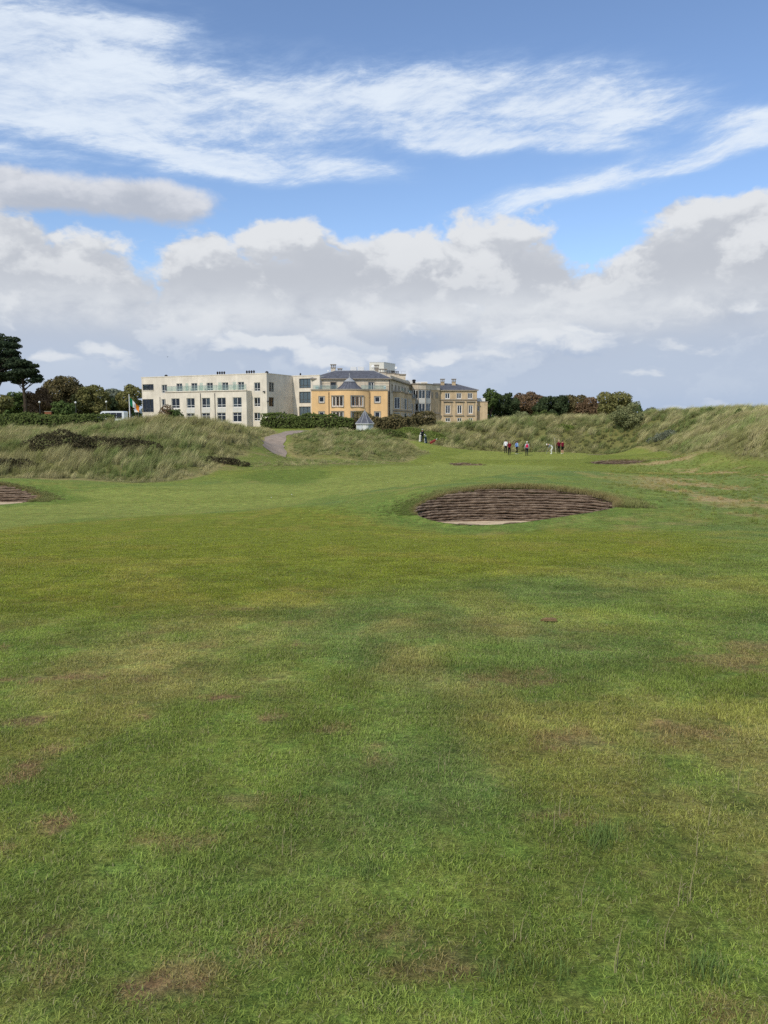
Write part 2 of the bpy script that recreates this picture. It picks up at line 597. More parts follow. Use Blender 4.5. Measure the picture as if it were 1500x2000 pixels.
def path_dist(x, y):
    d = np.full(np.shape(x), 1e9)
    for (ax, ay), (bx, by) in zip(PATH[:-1], PATH[1:]):
        ex, ey = bx - ax, by - ay
        t = np.clip(((x - ax) * ex + (y - ay) * ey) / (ex * ex + ey * ey), 0, 1)
        d = np.minimum(d, np.hypot(x - ax - t * ex, y - ay - t * ey))
    return d


def rho(b, x, y):
    return np.hypot((x - b['c'][0]) / b['r'][0], (y - b['c'][1]) / b['r'][1])


def height(x, y):
    return height0(x, y)


def h1(x, y):
    return float(height0(np.array([x]), np.array([y]))[0])


def ground_at(px, py, d0=2.0, d1=135.0):
    """plan position where the line of sight through a photograph pixel meets the ground"""
    v = ray(px, py)
    d = np.concatenate([np.arange(d0, 30, 0.1), np.arange(30, d1, 0.25)])
    s = d / v.y
    g = height0(v.x * s, d) - v.z * s
    i = np.argmax(g > 0)
    return (float(v.x * s[i]), float(d[i]))


def gpoly(*pts):
    return [ground_at(a, b) for a, b in pts]


FAIR_LIGHT = gpoly((-120, 1060), (0, 1036), (150, 1013), (400, 1001), (560, 988), (640, 970), (700, 948), (660, 944), (600, 950), (480, 944), (250, 950), (130, 962), (60, 984), (-120, 992))
FAIR_TONGUE = gpoly((560, 962), (610, 946), (660, 926), (730, 913), (850, 901), (950, 906), (1060, 910), (1130, 914), (1000, 926), (900, 937), (780, 950), (680, 966))
GREEN = gpoly((870, 893), (905, 885), (1000, 882), (1130, 884), (1160, 889), (1130, 897), (1000, 898), (900, 898))
OLIVE = gpoly((-150, 1215), (-150, 1040), (0, 1030), (300, 1006), (560, 990), (700, 1000), (800, 1030), (930, 1046), (1080, 1030), (1330, 1040), (1480, 1080), (1250, 1105), (900, 1145), (600, 1185), (300, 1210))


FOLD_A = gpoly((60, 950), (120, 956), (205, 976), (150, 984), (70, 989), (88, 972))
FOLD_B = gpoly((455, 930), (520, 918), (620, 914), (652, 921), (604, 942), (560, 946), (500, 941))
SPOTS = [(*ground_at(a, b), r) for a, b, r in ((790, 1935, .07), (820, 1965, .08), (870, 1995, .10), (745, 1870, .06), (370, 1985, .08), (130, 1935, .07), (60, 1975, .06), (335, 1645, .10), (400, 1655, .07), (480, 1592, .10), (500, 1880, .06), (590, 1810, .06), (1100, 1460, .2), (1440, 1300, .4), (1340, 1440, .25), (1480, 1270, .3), (1000, 1330, .3))]


def ground_colour(x, y):
    """colour of the turf and soil at plan positions"""
    n = x.size
    big = fbm(x / 3.2, y / 5.5, 41, 4)
    mid = fbm(x / 0.9, y / 1.3, 51, 4)
    fine = fbm(x / 0.22, y / 0.3, 61, 3)
    base = np.array((0.086, 0.128, 0.026))
    c = np.repeat(base[None], n, 0)

    def blend(c, col, w):
        return c * (1 - w[:, None]) + np.asarray(col)[None] * w[:, None]
    c = blend(c, (0.070, 0.115, 0.030), sstep(0.52, 0.70, fbm(x / 2.3, y / 3.0, 71, 3)) * 0.8)   # lusher, bluer patches
    c = blend(c, (0.130, 0.150, 0.034), sstep(0.50, 0.68, mid) * 0.55)                           # yellowing turf
    dryw = sstep(0.52, 0.72, big) * sstep(0.42, 0.62, mid) * 0.75
    dryw = np.maximum(dryw, sstep(1.0, 3.0, x - 0.12 * y) * sstep(0.40, 0.62, mid) * sstep(13, 3, y) * 0.32)
    c = blend(c, (0.165, 0.150, 0.060), dryw * 0.52)
    # mown zones
    ol = sstep(-1.0, 1.2, poly_sd(OLIVE, x, y))
    c = blend(c, (0.093, 0.122, 0.014), ol * 0.85)
    c = blend(c, (0.125, 0.135, 0.026), ol * sstep(0.50, 0.66, mid) * 0.5)
    li = np.maximum(sstep(-0.25, 0.45, poly_sd(FAIR_LIGHT, x, y)), sstep(-0.3, 0.5, poly_sd(FAIR_TONGUE, x, y)))
    c = blend(c, (0.118, 0.156, 0.034), li * 0.9)
    c = blend(c, (0.098, 0.132, 0.026), li * sstep(0.45, 0.7, fbm(x / 6.0, y / 1.6, 81, 3)) * 0.7)
    # ground between the far fairway and the dunes
    farz = sstep(48, 60, y) * sstep(-1, 1, -dune_mask(x, y)) * (1 - li)
    c = blend(c, (0.110, 0.142, 0.026), farz * 0.7)
    c = blend(c, (0.082, 0.112, 0.018), farz * sstep(0.46, 0.64, fbm(x / 11.0, y / 4.5, 85, 3)) * 0.75)
    gsd = poly_sd(GREEN, x, y)
    c = blend(c, (0.084, 0.116, 0.018), sstep(-4.5, -1.5, gsd) * sstep(0.4, -0.4, gsd) * 0.6)
    gr = sstep(-0.6, 0.6, gsd)
    c = blend(c, (0.112, 0.145, 0.028), gr)
    rr = sstep(-2.0, 3.0, poly_sd(ROUGH_RIGHT, x, y))
    c = blend(c, (0.088, 0.128, 0.034), rr * 0.6)
    c = blend(c, (0.210, 0.175, 0.085), rr * sstep(0.48, 0.66, fbm(x / 2.5, y / 2.5, 91, 4)) * 0.75)
    rl = sstep(-1.5, 1.0, poly_sd(ROUGH_LEFT, x, y))
    c = blend(c, (0.080, 0.110, 0.024), rl * 0.9)
    c = blend(c, (0.140, 0.125, 0.055), rl * sstep(0.60, 0.72, fbm(x / 4.0, y / 2.5, 93, 4)) * 0.8)
    dm = dune_mask(x, y)
    dn = sstep(-0.6, 0.6, dm)
    c = blend(c, (0.080, 0.092, 0.030), dn)
    c = blend(c, (0.15, 0.145, 0.06), sstep(-0.5, -0.1, dm) * sstep(1.2, 0.0, dm) * sstep(48, 50, y) * sstep(0.35, 0.6, fbm(x / 5, y / 5, 97, 2)) * 0.75)
    # darker, longer turf in the folds beside the left bunker and below the far fairway
    for pl in (FOLD_A, FOLD_B):
        c = blend(c, (0.068, 0.106, 0.018), sstep(-0.4, 0.8, poly_sd(pl, x, y)) * 0.9)
    # fine mottling of the near turf
    mot = sstep(0.34, 0.66, fbm(x / 0.42, y / 0.36, 131, 4))
    c = c * (1 + (mot - 0.5) * 0.26 * sstep(18, 6, y))[:, None]
    # scuffed bare spots close by
    bare = bare_mask(x, y)
    c = blend(c, (0.125, 0.088, 0.048), bare * 0.85)
    # beyond the buildings
    c = blend(c, (0.09, 0.11, 0.04), sstep(125, 140, y))
    # mown collars round the bunkers
    for b in BUNKERS[:2]:
        r = rho(b, x, y)
        c = blend(c, (0.070, 0.118, 0.024), sstep(1.9, 1.15, r) * 0.75)
    c = c * np.array((1.28, 1.09, 1.14))[None]
    c *= 1.72 * (0.80 + 0.40 * fine)[:, None]
    return c


def bare_mask(x, y):
    f = fbm(x / 0.34, y / 0.20, 101, 4)
    z = sstep(12, 2.2, y) * (0.55 + 0.45 * sstep(0.5, -1.2, x))
    m = sstep(0.70, 0.77, f) * z
    g = fbm(x / 0.12, y / 0.08, 107, 3)
    for sx, sy, r in SPOTS:
        d = np.hypot((x - sx) / 1.5, y - sy) / (r * 0.72)
        m = np.maximum(m, sstep(1.15, 0.5, d + (g - 0.5) * 2.2) * 0.62)
    return m


# ------------------------------------------------------------------ the ground, one sheet
def build_ground():
    ys = [-8.0]
    while ys[-1] < 134:
        y = ys[-1]
        ys.append(y + max(0.07, 0.0056 * y) if y > 1 else y + 0.3)
    while ys[-1] < 6000:
        ys.append(ys[-1] * 1.09)
    ys = np.array(ys)
    nc = 421
    t = np.linspace(-1, 1, nc)
    Yg = np.repeat(ys[:, None], nc, 1)
    Xg = t[None, :] * (np.maximum(Yg, 0) * 0.78 + 7.0)
    # rim vertices are drawn onto the bunker edges so the edges are clean
    for b in BUNKERS:
        r = rho(b, Xg, Yg)
        m = np.abs(r - 1) < (0.055 if b['r'][0] > 3 else 0.13)
        k = np.where(m, 1.0 / np.maximum(r, 1e-3), 1.0)
        Xg = b['c'][0] + (Xg - b['c'][0]) * k
        Yg = b['c'][1] + (Yg - b['c'][1]) * k
    Z = height0(Xg, Yg)
    for b in BUNKERS:
        r = rho(b, Xg, Yg)
        Z = np.where(r < 0.999, np.minimum(Z - 0.25, b['floor'] - 0.25), Z)
    nr = len(ys)
    idx = np.arange(nr * nc).reshape(nr, nc)
    q = np.stack([idx[:-1, :-1], idx[:-1, 1:], idx[1:, 1:], idx[1:, :-1]], -1).reshape(-1, 4)
    me = np_mesh('ground', np.stack([Xg, Yg, Z], -1).reshape(-1, 3), q)
    me.polygons.foreach_set('use_smooth', [True] * len(me.polygons))
    c = ground_colour(Xg.ravel(), Yg.ravel())
    for b in BUNKERS:
        r = rho(b, Xg, Yg).ravel()
        c[r < 0.999] = (0.10, 0.075, 0.05)
    a = me.color_attributes.new('turf', 'FLOAT_COLOR', 'POINT')
    a.data.foreach_set('color', np.concatenate([c, np.ones((len(c), 1))], 1).astype(np.float32).ravel())
    m = bpy.data.materials.new('turf')
    m.use_nodes = True
    nt = m.node_tree
    bs = nt.nodes['Principled BSDF']
    bs.inputs['Roughness'].default_value = 0.9
    bs.inputs['Specular IOR Level'].default_value = 0.08
    at_ = nt.nodes.new('ShaderNodeAttribute')
    at_.attribute_name = 'turf'
    geo = nt.nodes.new('ShaderNodeNewGeometry')
    pos = geo.outputs['Position']
    f1 = noise(nt, pos, 22.0, 7, 0.72).step(0.30, 0.70, 0.58, 1.38)
    f2 = noise(nt, pos, 3.0, 5, 0.62).step(0.3, 0.7, 0.84, 1.14)
    mp = nt.nodes.new('ShaderNodeMapping')
    mp.inputs['Scale'].default_value = (0.9, 4.5, 1)
    mp.inputs['Rotation'].default_value = (0, 0, 0.15)
    nt.links.new(pos, mp.inputs['Vector'])
    f3 = noise(nt, mp.outputs[0], 1.6, 6, 0.68).step(0.3, 0.7, 0.82, 1.16)
    f4 = noise(nt, pos, 110.0, 4, 0.7).step(0.30, 0.70, 0.62, 1.36)
    f = f1 * f2 * f3 * f4
    hue = noise(nt, pos, 7.0, 5, 0.6).step(0.35, 0.65)
    tint = mixc(nt, hue, (0.90, 1.03, 0.90), (1.14, 1.0, 1.05))
    c1 = mixc(nt, 1.0, at_.outputs['Color'], combine(nt, f, f, f), 'MULTIPLY')
    c2 = mixc(nt, 1.0, c1, tint, 'MULTIPLY')
    nt.links.new(c2, bs.inputs['Base Color'])
    bn = nt.nodes.new('ShaderNodeBump')
    bn.inputs['Strength'].default_value = 0.8
    bn.inputs['Distance'].default_value = 0.06
    nt.links.new((noise(nt, pos, 16.0, 7, 0.7) + noise(nt, mp.outputs[0], 2.0, 6, 0.65) * 1.2).s, bn.inputs['Height'])
    nt.links.new(bn.outputs[0], bs.inputs['Normal'])
    o = link('ground', me, m)
    tag(o, 'undulating green golf course turf with dunes around it', 'ground', kind='structure')
    return o


ground = build_ground()

# ------------------------------------------------------------------ path through the dunes
def build_path():
    pts = []
    P = [Vector((x, y, 0)) for x, y in PATH]
    for i in range(len(P) - 1):
        for k in range(10):
            t = k / 10
            p0, p1, p2, p3 = P[max(i - 1, 0)], P[i], P[i + 1], P[min(i + 2, len(P) - 1)]
            pts.append(0.5 * ((2 * p1) + (p2 - p0) * t + (2 * p0 - 5 * p1 + 4 * p2 - p3) * t * t + (3 * p1 - p0 - 3 * p2 + p3) * t ** 3))
    xs, ys = [], []
    nw = 9
    for i, p in enumerate(pts):
        t = (pts[min(i + 1, len(pts) - 1)] - pts[max(i - 1, 0)]).normalized()
        s = Vector((t.y, -t.x, 0))
        for j in range(nw):
            q = p + s * ((j / (nw - 1) - 0.5) * 2.5 * (1 + 0.10 * math.sin(i * 0.7 + (j > 4) * 2)))
            xs.append(q.x)
            ys.append(q.y)
    z = height0(np.array(xs), np.array(ys)) + 0.035
    n = len(pts)
    idx = np.arange(n * nw).reshape(n, nw)
    q = np.stack([idx[:-1, :-1], idx[:-1, 1:], idx[1:, 1:], idx[1:, :-1]], -1).reshape(-1, 4)
    me = np_mesh('path', np.stack([xs, ys, z], -1), q)
    tag(link('path', me, mat('path_gravel', srgb(156, 140, 124), 0.9, 0.15, var=0.25, scale=1.2, bump=0.5, bscale=12)),
        'grey gravel cart path climbing between two grassy dunes', 'path', kind='structure')


build_path()


# ------------------------------------------------------------------ bunkers of stacked sods
SOD = bpy.data.materials.new('stacked_sod')
SOD.use_nodes = True
_nt = SOD.node_tree
_b = _nt.nodes['Principled BSDF']
_b.inputs['Roughness'].default_value = 0.95
_b.inputs['Specular IOR Level'].default_value = 0.05
_g = _nt.nodes.new('ShaderNodeNewGeometry')
_mp = _nt.nodes.new('ShaderNodeMapping')
_mp.inputs['Scale'].default_value = (1.0, 1.0, 3.0)
_nt.links.new(_g.outputs['Position'], _mp.inputs['Vector'])
_n1 = noise(_nt, _mp.outputs[0], 3.0, 7, 0.66)
_n2 = noise(_nt, _g.outputs['Position'], 30.0, 5, 0.65)
_c = mixc(_nt, _n1.step(0.34, 0.68), (0.150, 0.105, 0.074), (0.330, 0.250, 0.180))
_c = mixc(_nt, _n2.step(0.50, 0.78), _c, (0.44, 0.35, 0.26))
_c = mixc(_nt, _n2.step(0.48, 0.25), _c, (0.070, 0.046, 0.033))
_nt.links.new(_c, _b.inputs['Base Color'])
_bn = _nt.nodes.new('ShaderNodeBump')
_bn.inputs['Strength'].default_value = 1.0
_bn.inputs['Distance'].default_value = 0.04
_nt.links.new((_n2 + _n1).s, _bn.inputs['Height'])
_nt.links.new(_bn.outputs[0], _b.inputs['Normal'])
SAND = mat('bunker_sand', srgb(206, 184, 152), 0.95, 0.1, var=0.30, scale=3.0, bump=0.6, bscale=9)

BUNKER_LABELS = [
    'deep pot bunker with stacked brown sods and a strip of pale sand',
    'sod-walled bunker in the hollow below the long-grassed dune with the flagpole',
    'small brown bunker face in the slope just short of the green',
    'ragged dark-edged bunker beside the pale grass at the end of the green',
    'shallow sandy bunker at the back edge of the green',
]


def build_bunker(b, label, k):
    cx, cy = b['c']
    rx, ry = b['r']
    n = 160
    th = np.linspace(0, 2 * math.pi, n, endpoint=False)
    rimz = height0(cx + rx * np.cos(th), cy + ry * np.sin(th))
    # sand: a saucer that laps up the foot of the wall
    vs, q = [(cx, cy, b['floor'])], []
    rings = 8
    for i in range(1, rings + 1):
        s = i / rings
        for t in th:
            x, y = cx + rx * s * 0.985 * math.cos(t), cy + ry * s * 0.985 * math.sin(t)
            vs.append((x, y, b['floor'] + 0.02 * math.sin(x * 3.1) * math.cos(y * 2.3) + (0.0 if s < .75 else (s - .75) * 0.10)))
    faces = [(0, 1 + j, 1 + (j + 1) % n) for j in range(n)]
    for i in range(rings - 1):
        for j in range(n):
            a, c = 1 + i * n + j, 1 + i * n + (j + 1) % n
            faces.append((a, a + n, c + n, c))
    root = empty('bunker', (cx, cy, b['floor']))
    tag(root, label, 'bunker', 'pot bunkers cut into the turf')
    me = bpy.data.meshes.new('sand')
    me.from_pydata(vs, [], faces)
    me.polygons.foreach_set('use_smooth', [True] * len(me.polygons))
    link('sand', me, SAND, root)
    # courses of sods, level by level, stepping back as they rise
    rs = np.random.default_rng(5 + k)
    top = float(rimz.max())
    z = b['floor'] - 0.02
    lev = 0
    while z < top - 0.02:
        h = b['step'] * rs.uniform(0.80, 1.22)
        ok = rimz > z + 0.035
        if ok.any():
            wob = np.interp(np.arange(n), np.arange(0, n + 8, 4), np.append(rs.uniform(-1, 1, n // 4), rs.uniform(-1, 1, 2))[:len(np.arange(0, n + 8, 4))])
            wob2 = rs.uniform(-1, 1, n)
            runs, cur = [], []
            order = list(range(n // 2 + n // 4, n)) + list(range(0, n // 2 + n // 4))
            for j in order:
                if ok[j]:
                    cur.append(j)
                elif cur:
                    runs.append(cur)
                    cur = []
            if cur:
                runs.append(cur)
            for run in runs:
                if len(run) < 4:
                    continue
                v, f = [], []
                for jj, j in enumerate(run):
                    t = th[j]
                    off = 0.05 + max(0.0, rimz[j] - z) * 0.62 + 0.034 * wob[j] + 0.020 * wob2[j]
                    nx, ny = math.cos(t) / rx, math.sin(t) / ry
                    l = math.hypot(nx, ny)
                    nx, ny = nx / l, ny / l
                    x, y = cx + rx * math.cos(t) - nx * off, cy + ry * math.sin(t) - ny * off
                    bk = max(off - 0.012, 0.04)
                    hz = min(h * 0.70, rimz[j] - z) + 0.014 * wob[j] + 0.010 * wob2[(j + 5) % n]
                    zz = z + 0.020 * wob[(j + 3) % n] + 0.006 * wob2[(j + 9) % n]
                    # front face slightly undercut, ragged upper edge
                    v += [(x + nx * 0.035, y + ny * 0.035, zz), (x, y, zz + hz * 0.75), (x + nx * 0.022, y + ny * 0.022, zz + hz), (x + nx * bk, y + ny * bk, zz + hz + .02), (x + nx * bk, y + ny * bk, zz)]
                    if jj:
                        a = (jj - 1) * 5
                        for e in range(5):
                            f.append((a + e, a + (e + 1) % 5, a + 5 + (e + 1) % 5, a + 5 + e))
                f.append((0, 1, 2, 3, 4))
                e = (len(run) - 1) * 5
                f.append((e + 4, e + 3, e + 2, e + 1, e))
                me = bpy.data.meshes.new('sod_course')
                me.from_pydata(v, [], f)
                link('sod_course', me, SOD, root)
        z += h
        lev += 1
    return root


for k_, b_ in enumerate(BUNKERS):
    build_bunker(b_, BUNKER_LABELS[k_], k_)


# ------------------------------------------------------------------ grass
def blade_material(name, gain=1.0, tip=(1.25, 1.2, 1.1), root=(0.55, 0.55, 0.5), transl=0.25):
    m = bpy.data.materials.new(name)
    m.use_nodes = True
    nt = m.node_tree
    nt.nodes.clear()
    out = nt.nodes.new('ShaderNodeOutputMaterial')
    a = nt.nodes.new('ShaderNodeAttribute')
    a.attribute_type = 'INSTANCER'
    a.attribute_name = 'tint'
    v = nt.nodes.new('ShaderNodeAttribute')
    v.attribute_name = 'blade'          # x: along the blade, y: own brightness, z: own dryness
    sp = nt.nodes.new('ShaderNodeSeparateXYZ')
    nt.links.new(v.outputs['Vector'], sp.inputs[0])
    along, br, dry = (X(nt, sp.outputs[i]) for i in range(3))
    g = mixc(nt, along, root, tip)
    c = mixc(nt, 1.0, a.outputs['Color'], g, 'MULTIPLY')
    s = br * gain
    c = mixc(nt, 1.0, c, combine(nt, s, s, s), 'MULTIPLY')
    c = mixc(nt, dry, c, (0.36, 0.315, 0.18))
    d = nt.nodes.new('ShaderNodeBsdfDiffuse')
    t = nt.nodes.new('ShaderNodeBsdfTranslucent')
    nt.links.new(c, d.inputs['Color'])
    nt.links.new(c, t.inputs['Color'])
    mx = nt.nodes.new('ShaderNodeMixShader')
    mx.inputs[0].default_value = transl
    nt.links.new(d.outputs[0], mx.inputs[1])
    nt.links.new(t.outputs[0], mx.inputs[2])
    nt.links.new(mx.outputs[0], out.inputs['Surface'])
    return m


def clump_mesh(name, nb, radius, hmin, hmax, width, bend, wind, seed, m, dryp=0.08, segs=3, flat=0.0):
    """a tuft: tapering bent blades rooted in a disc"""
    r = np.random.default_rng(seed)
    v, q, att = [], [], []
    for i in range(nb):
        a, rr = r.uniform(0, 2 * math.pi), radius * math.sqrt(r.uniform(0, 1))
        bx, by = rr * math.cos(a), rr * math.sin(a)
        L = r.uniform(hmin, hmax)
        w = width * r.uniform(0.7, 1.3)
        da = r.uniform(0, 2 * math.pi)
        be = bend * r.uniform(0.3, 1.3)
        dx, dy = math.cos(da) * be + wind[0], math.sin(da) * be + wind[1]
        tilt0 = flat * r.uniform(0.2, 1.2)
        sa = da + math.pi / 2 + r.uniform(-.5, .5)
        sx, sy = math.cos(sa) * w / 2, math.sin(sa) * w / 2
        br = r.uniform(0.50, 1.45)
        dry = 1.0 * r.uniform(0.4, 0.95) if r.uniform() < dryp else 0.0
        i0 = len(v)
        x, y, z = bx, by, -0.02 * L
        for s in range(segs + 1):
            t = s / segs
            k = 1 - t * 0.92
            v += [(x - sx * k, y - sy * k, z), (x + sx * k, y + sy * k, z)]
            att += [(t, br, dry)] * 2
            ux, uy = dx * (tilt0 + t * 1.2), dy * (tilt0 + t * 1.2)
            uz = max(0.12, 1 - t * be * 0.8 - tilt0 * 0.35)
            l = math.sqrt(ux * ux + uy * uy + uz * uz)
            st = L / segs
            x, y, z = x + ux / l * st, y + uy / l * st, z + uz / l * st
        for s in range(segs):
            e = i0 + 2 * s
            q.append((e, e + 1, e + 3, e + 2))
    me = np_mesh(name, v, q)
    a = me.attributes.new('blade', 'FLOAT_VECTOR', 'POINT')
    a.data.foreach_set('vector', np.array(att, np.float32).ravel())
    me.materials.append(m)
    return me


def scatter(name, label, cat, pts, rotz, scl, tint, pick, meshes, tilt=None):
    """one grass object: tufts set on points by geometry nodes"""
    src = bpy.data.collections.new(name + '_tufts')
    for i, me in enumerate(meshes):
        src.objects.link(bpy.data.objects.new('tuft_%02d' % i, me))
    me = bpy.data.meshes.new(name)
    n = len(pts)
    me.vertices.add(n)
    me.vertices.foreach_set('co', np.asarray(pts, np.float32).ravel())
    rot = np.zeros((n, 3), np.float32)
    if tilt is not None:
        rot[:, :2] = tilt
    rot[:, 2] = rotz
    for nm, ty, key, dat in (('rot', 'FLOAT_VECTOR', 'vector', rot), ('scl', 'FLOAT_VECTOR', 'vector', np.asarray(scl) if np.ndim(scl) == 2 else np.repeat(np.asarray(scl)[:, None], 3, 1)), ('tint', 'FLOAT_COLOR', 'color', np.concatenate([tint, np.ones((n, 1))], 1)), ('pick', 'INT', 'value', pick)):
        a = me.attributes.new(nm, ty, 'POINT')
        a.data.foreach_set(key, np.ascontiguousarray(dat, np.int32 if ty == 'INT' else np.float32).ravel())
    o = link(name, me)
    tag(o, label, cat, kind='stuff')
    ng = bpy.data.node_groups.new(name + '_nodes', 'GeometryNodeTree')
    ng.interface.new_socket('Geometry', in_out='INPUT', socket_type='NodeSocketGeometry')
    ng.interface.new_socket('Geometry', in_out='OUTPUT', socket_type='NodeSocketGeometry')
    gi, go = ng.nodes.new('NodeGroupInput'), ng.nodes.new('NodeGroupOutput')
    ci = ng.nodes.new('GeometryNodeCollectionInfo')
    ci.inputs['Collection'].default_value = src
    ci.inputs['Separate Children'].default_value = True
    ci.inputs['Reset Children'].default_value = True
    ip = ng.nodes.new('GeometryNodeInstanceOnPoints')
    ip.inputs['Pick Instance'].default_value = True

    def named(nm, ty):
        a = ng.nodes.new('GeometryNodeInputNamedAttribute')
        a.data_type = ty
        a.inputs['Name'].default_value = nm
        return a.outputs[0]
    L = ng.links.new
    L(gi.outputs[0], ip.inputs['Points'])
    L(ci.outputs[0], ip.inputs['Instance'])
    L(named('pick', 'INT'), ip.inputs['Instance Index'])
    e2r = ng.nodes.new('FunctionNodeEulerToRotation')
    L(named('rot', 'FLOAT_VECTOR'), e2r.inputs[0])
    L(e2r.outputs[0], ip.inputs['Rotation'])
    L(named('scl', 'FLOAT_VECTOR'), ip.inputs['Scale'])
    L(ip.outputs[0], go.inputs[0])
    md = o.modifiers.new('scatter', 'NODES')
    md.node_group = ng
    return o


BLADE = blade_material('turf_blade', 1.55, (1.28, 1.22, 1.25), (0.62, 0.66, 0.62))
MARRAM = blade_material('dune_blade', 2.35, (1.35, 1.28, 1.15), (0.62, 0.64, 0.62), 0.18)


def spread(y0, y1, dens, half, seed):
    r = np.random.default_rng(seed)
    area_w = lambda y: 2 * (0.56 * y + half)
    n = int(dens * (y1 - y0) * (area_w(y0) + area_w(y1)) / 2)
    # uniform over the trapezoid
    wm = area_w(y1)
    y = r.uniform(y0, y1, int(n * 2.2))
    x = r.uniform(-wm / 2, wm / 2, len(y))
    k = np.abs(x) < 0.56 * y + half
    return x[k][:n], y[k][:n], r


def outside_bunkers(x, y, lim=1.0):
    k = np.ones(len(x), bool)
    for b in BUNKERS:
        k &= rho(b, x, y) > lim
    return k


# scrub patches on the dunes: photograph column and row, radii, height
SCRUB = [
    (120, 872, 3.4, 2.0, 1.5, 'thorn', 'thicket', 'dark brown thorn thicket with bare twigs on the grassy dune'),
    (220, 880, 4.4, 1.8, 1.3, 'thorn', 'thicket', 'long low dark bramble patch running on from the thorn thicket'),
    (435, 905, 2.4, 1.2, .5, 'thorn', 'thicket', 'small brown scrub patch low on the dune foot by the cart path'),
    (15, 915, 2.6, 1.4, .8, 'thorn', 'thicket', 'scrubby brown-green patch at the foot of the dune near the sod bunker'),
    (836, 862, 3.6, 2.2, 1.6, 'fresh', 'bramble', 'bright green bramble bank behind the golf bags'),
    (800, 850, 3.0, 2.0, 1.4, 'fresh', 'bramble', 'fresh green bramble clump between the hut and the bag area'),
    (768, 851, 2.0, 1.4, .9, 'hedge', 'bramble', 'dark green bramble clump at the foot of the hut'),
    (1100, 839, 1.9, 1.3, .9, 'fresh', 'bramble', 'small yellow-green bush in the middle of the back dune'),
    (1295, 856, 2.3, 1.5, 1.1, 'grey', 'bramble', 'grey-green scrub patch on the slope of the tall dune'),
]
SCRUB_AT = [(ground_at(a[0], a[1], 45), a) for a in SCRUB]


def outside_thickets(x, y):
    k = np.ones(len(x), bool)
    for (gx, gy), a in SCRUB_AT:
        k &= np.hypot((x - gx) / a[2], (y - gy) / a[3]) > 0.8
    return k


def turf():
    near = [clump_mesh('turf_tuft', 90, 0.085, 0.012, 0.025, 0.0031, 1.0, (0, 0), 100 + i, BLADE, 0.14, 2, 1.5) for i in range(6)]
    near += [clump_mesh('turf_tuft', 75, 0.080, 0.016, 0.034, 0.0033, 0.9, (0.1, 0), 120 + i, BLADE, 0.06, 3, 0.8) for i in range(3)]
    P, RZ, S, T, K = [], [], [], [], []
    for y0, y1, dens, half, sc in ((1.2, 5.0, 270, 0.9, 0.92), (5.0, 9.0, 190, 1.2, 1.1), (9.0, 15.0, 95, 1.5, 1.5), (15.0, 30.0, 36, 2.0, 2.2)):
        x, y, r = spread(y0, y1, dens, half, int(y0 * 10))
        lush = sstep(0.50, 0.64, fbm(x / 0.8, y / 0.8, 111, 3)) * sstep(16, 6, y)
        bare = bare_mask(x, y)
        k = (r.uniform(0, 1, len(x)) > np.maximum(bare * 0.7, sstep(14, 30, y))) & outside_bunkers(x, y, 1.02)
        x, y, lush = x[k], y[k], lush[k]
        c = ground_colour(x, y) * r.uniform(0.85, 1.15, (len(x), 1))
        z = height0(x, y)
        P.append(np.stack([x, y, z], -1))
        RZ.append(r.uniform(0, 6.28, len(x)))
        q = sc * r.uniform(0.75, 1.2, len(x))
        S.append(np.stack([q, q, q / sc * (1 + 0.2 * lush)], -1))
        T.append(c)
        K.append(np.where(r.uniform(0, 1, len(x)) < lush * 0.5 * sstep(-1.5, 1.5, x), r.integers(6, 9, len(x)), r.integers(0, 6, len(x))))
    scatter('turf_grass', 'short mown grass blades covering the slope before the bunker', 'grass', np.concatenate(P), np.concatenate(RZ), np.concatenate(S), np.concatenate(T), np.concatenate(K), near)


def stalks():
    """a few long coarse tufts and bleached stalks standing in the short turf"""
    tuft = [clump_mesh('coarse_tuft', 60, 0.07, 0.04, 0.09, 0.0034, 0.75, (0.1, 0), 200 + i, BLADE, 0.03, 3, 0.3) for i in range(3)]
    dry = [clump_mesh('dry_stalk', 2, 0.03, 0.09, 0.19, 0.0040, 0.35, (0.15, 0), 210 + i, BLADE, 1.0, 3) for i in range(3)]
    pts, tints, rz, sc, pk = [], [], [], [], []
    r = np.random.default_rng(77)
    for px, py, s in ((1385, 1895, 1.0), (1205, 1665, 1.0), (1190, 1668, .8), (720, 1715, .6), (960, 1900, .7), (640, 1560, .5)):
        g = ground_at(px, py)
        for k in range(3):
            x, y = g[0] + r.normal(0, .05), g[1] + r.normal(0, .05)
            pts.append((x, y, h1(x, y)))
            tints.append((0.120, 0.175, 0.050))
            rz.append(r.uniform(0, 6))
            sc.append(s * r.uniform(.7, 1.1))
            pk.append(int(r.integers(0, 3)))
    for px, py in ((1330, 1780), (1345, 1775), (1362, 1690), (862, 1510), (872, 1505), (1085, 1625), (1390, 1625), (1280, 1860), (1190, 1900), (1120, 1780), (1010, 1870), (1100, 1600), (1440, 1560), (1240, 1500), (560, 1700), (1140, 1840)):
        g = ground_at(px, py)
        pts.append((g[0], g[1], h1(*g)))
        tints.append((0.2, 0.18, 0.09))
        rz.append(r.uniform(-.6, .6))
        sc.append(r.uniform(.7, 1.1))
        pk.append(int(r.integers(3, 6)))
    scatter('coarse_grass', 'coarse dark tufts and bleached stalks dotted through the mown turf', 'grass', pts, np.array(rz), np.array(sc), np.array(tints), np.array(pk), tuft + dry)


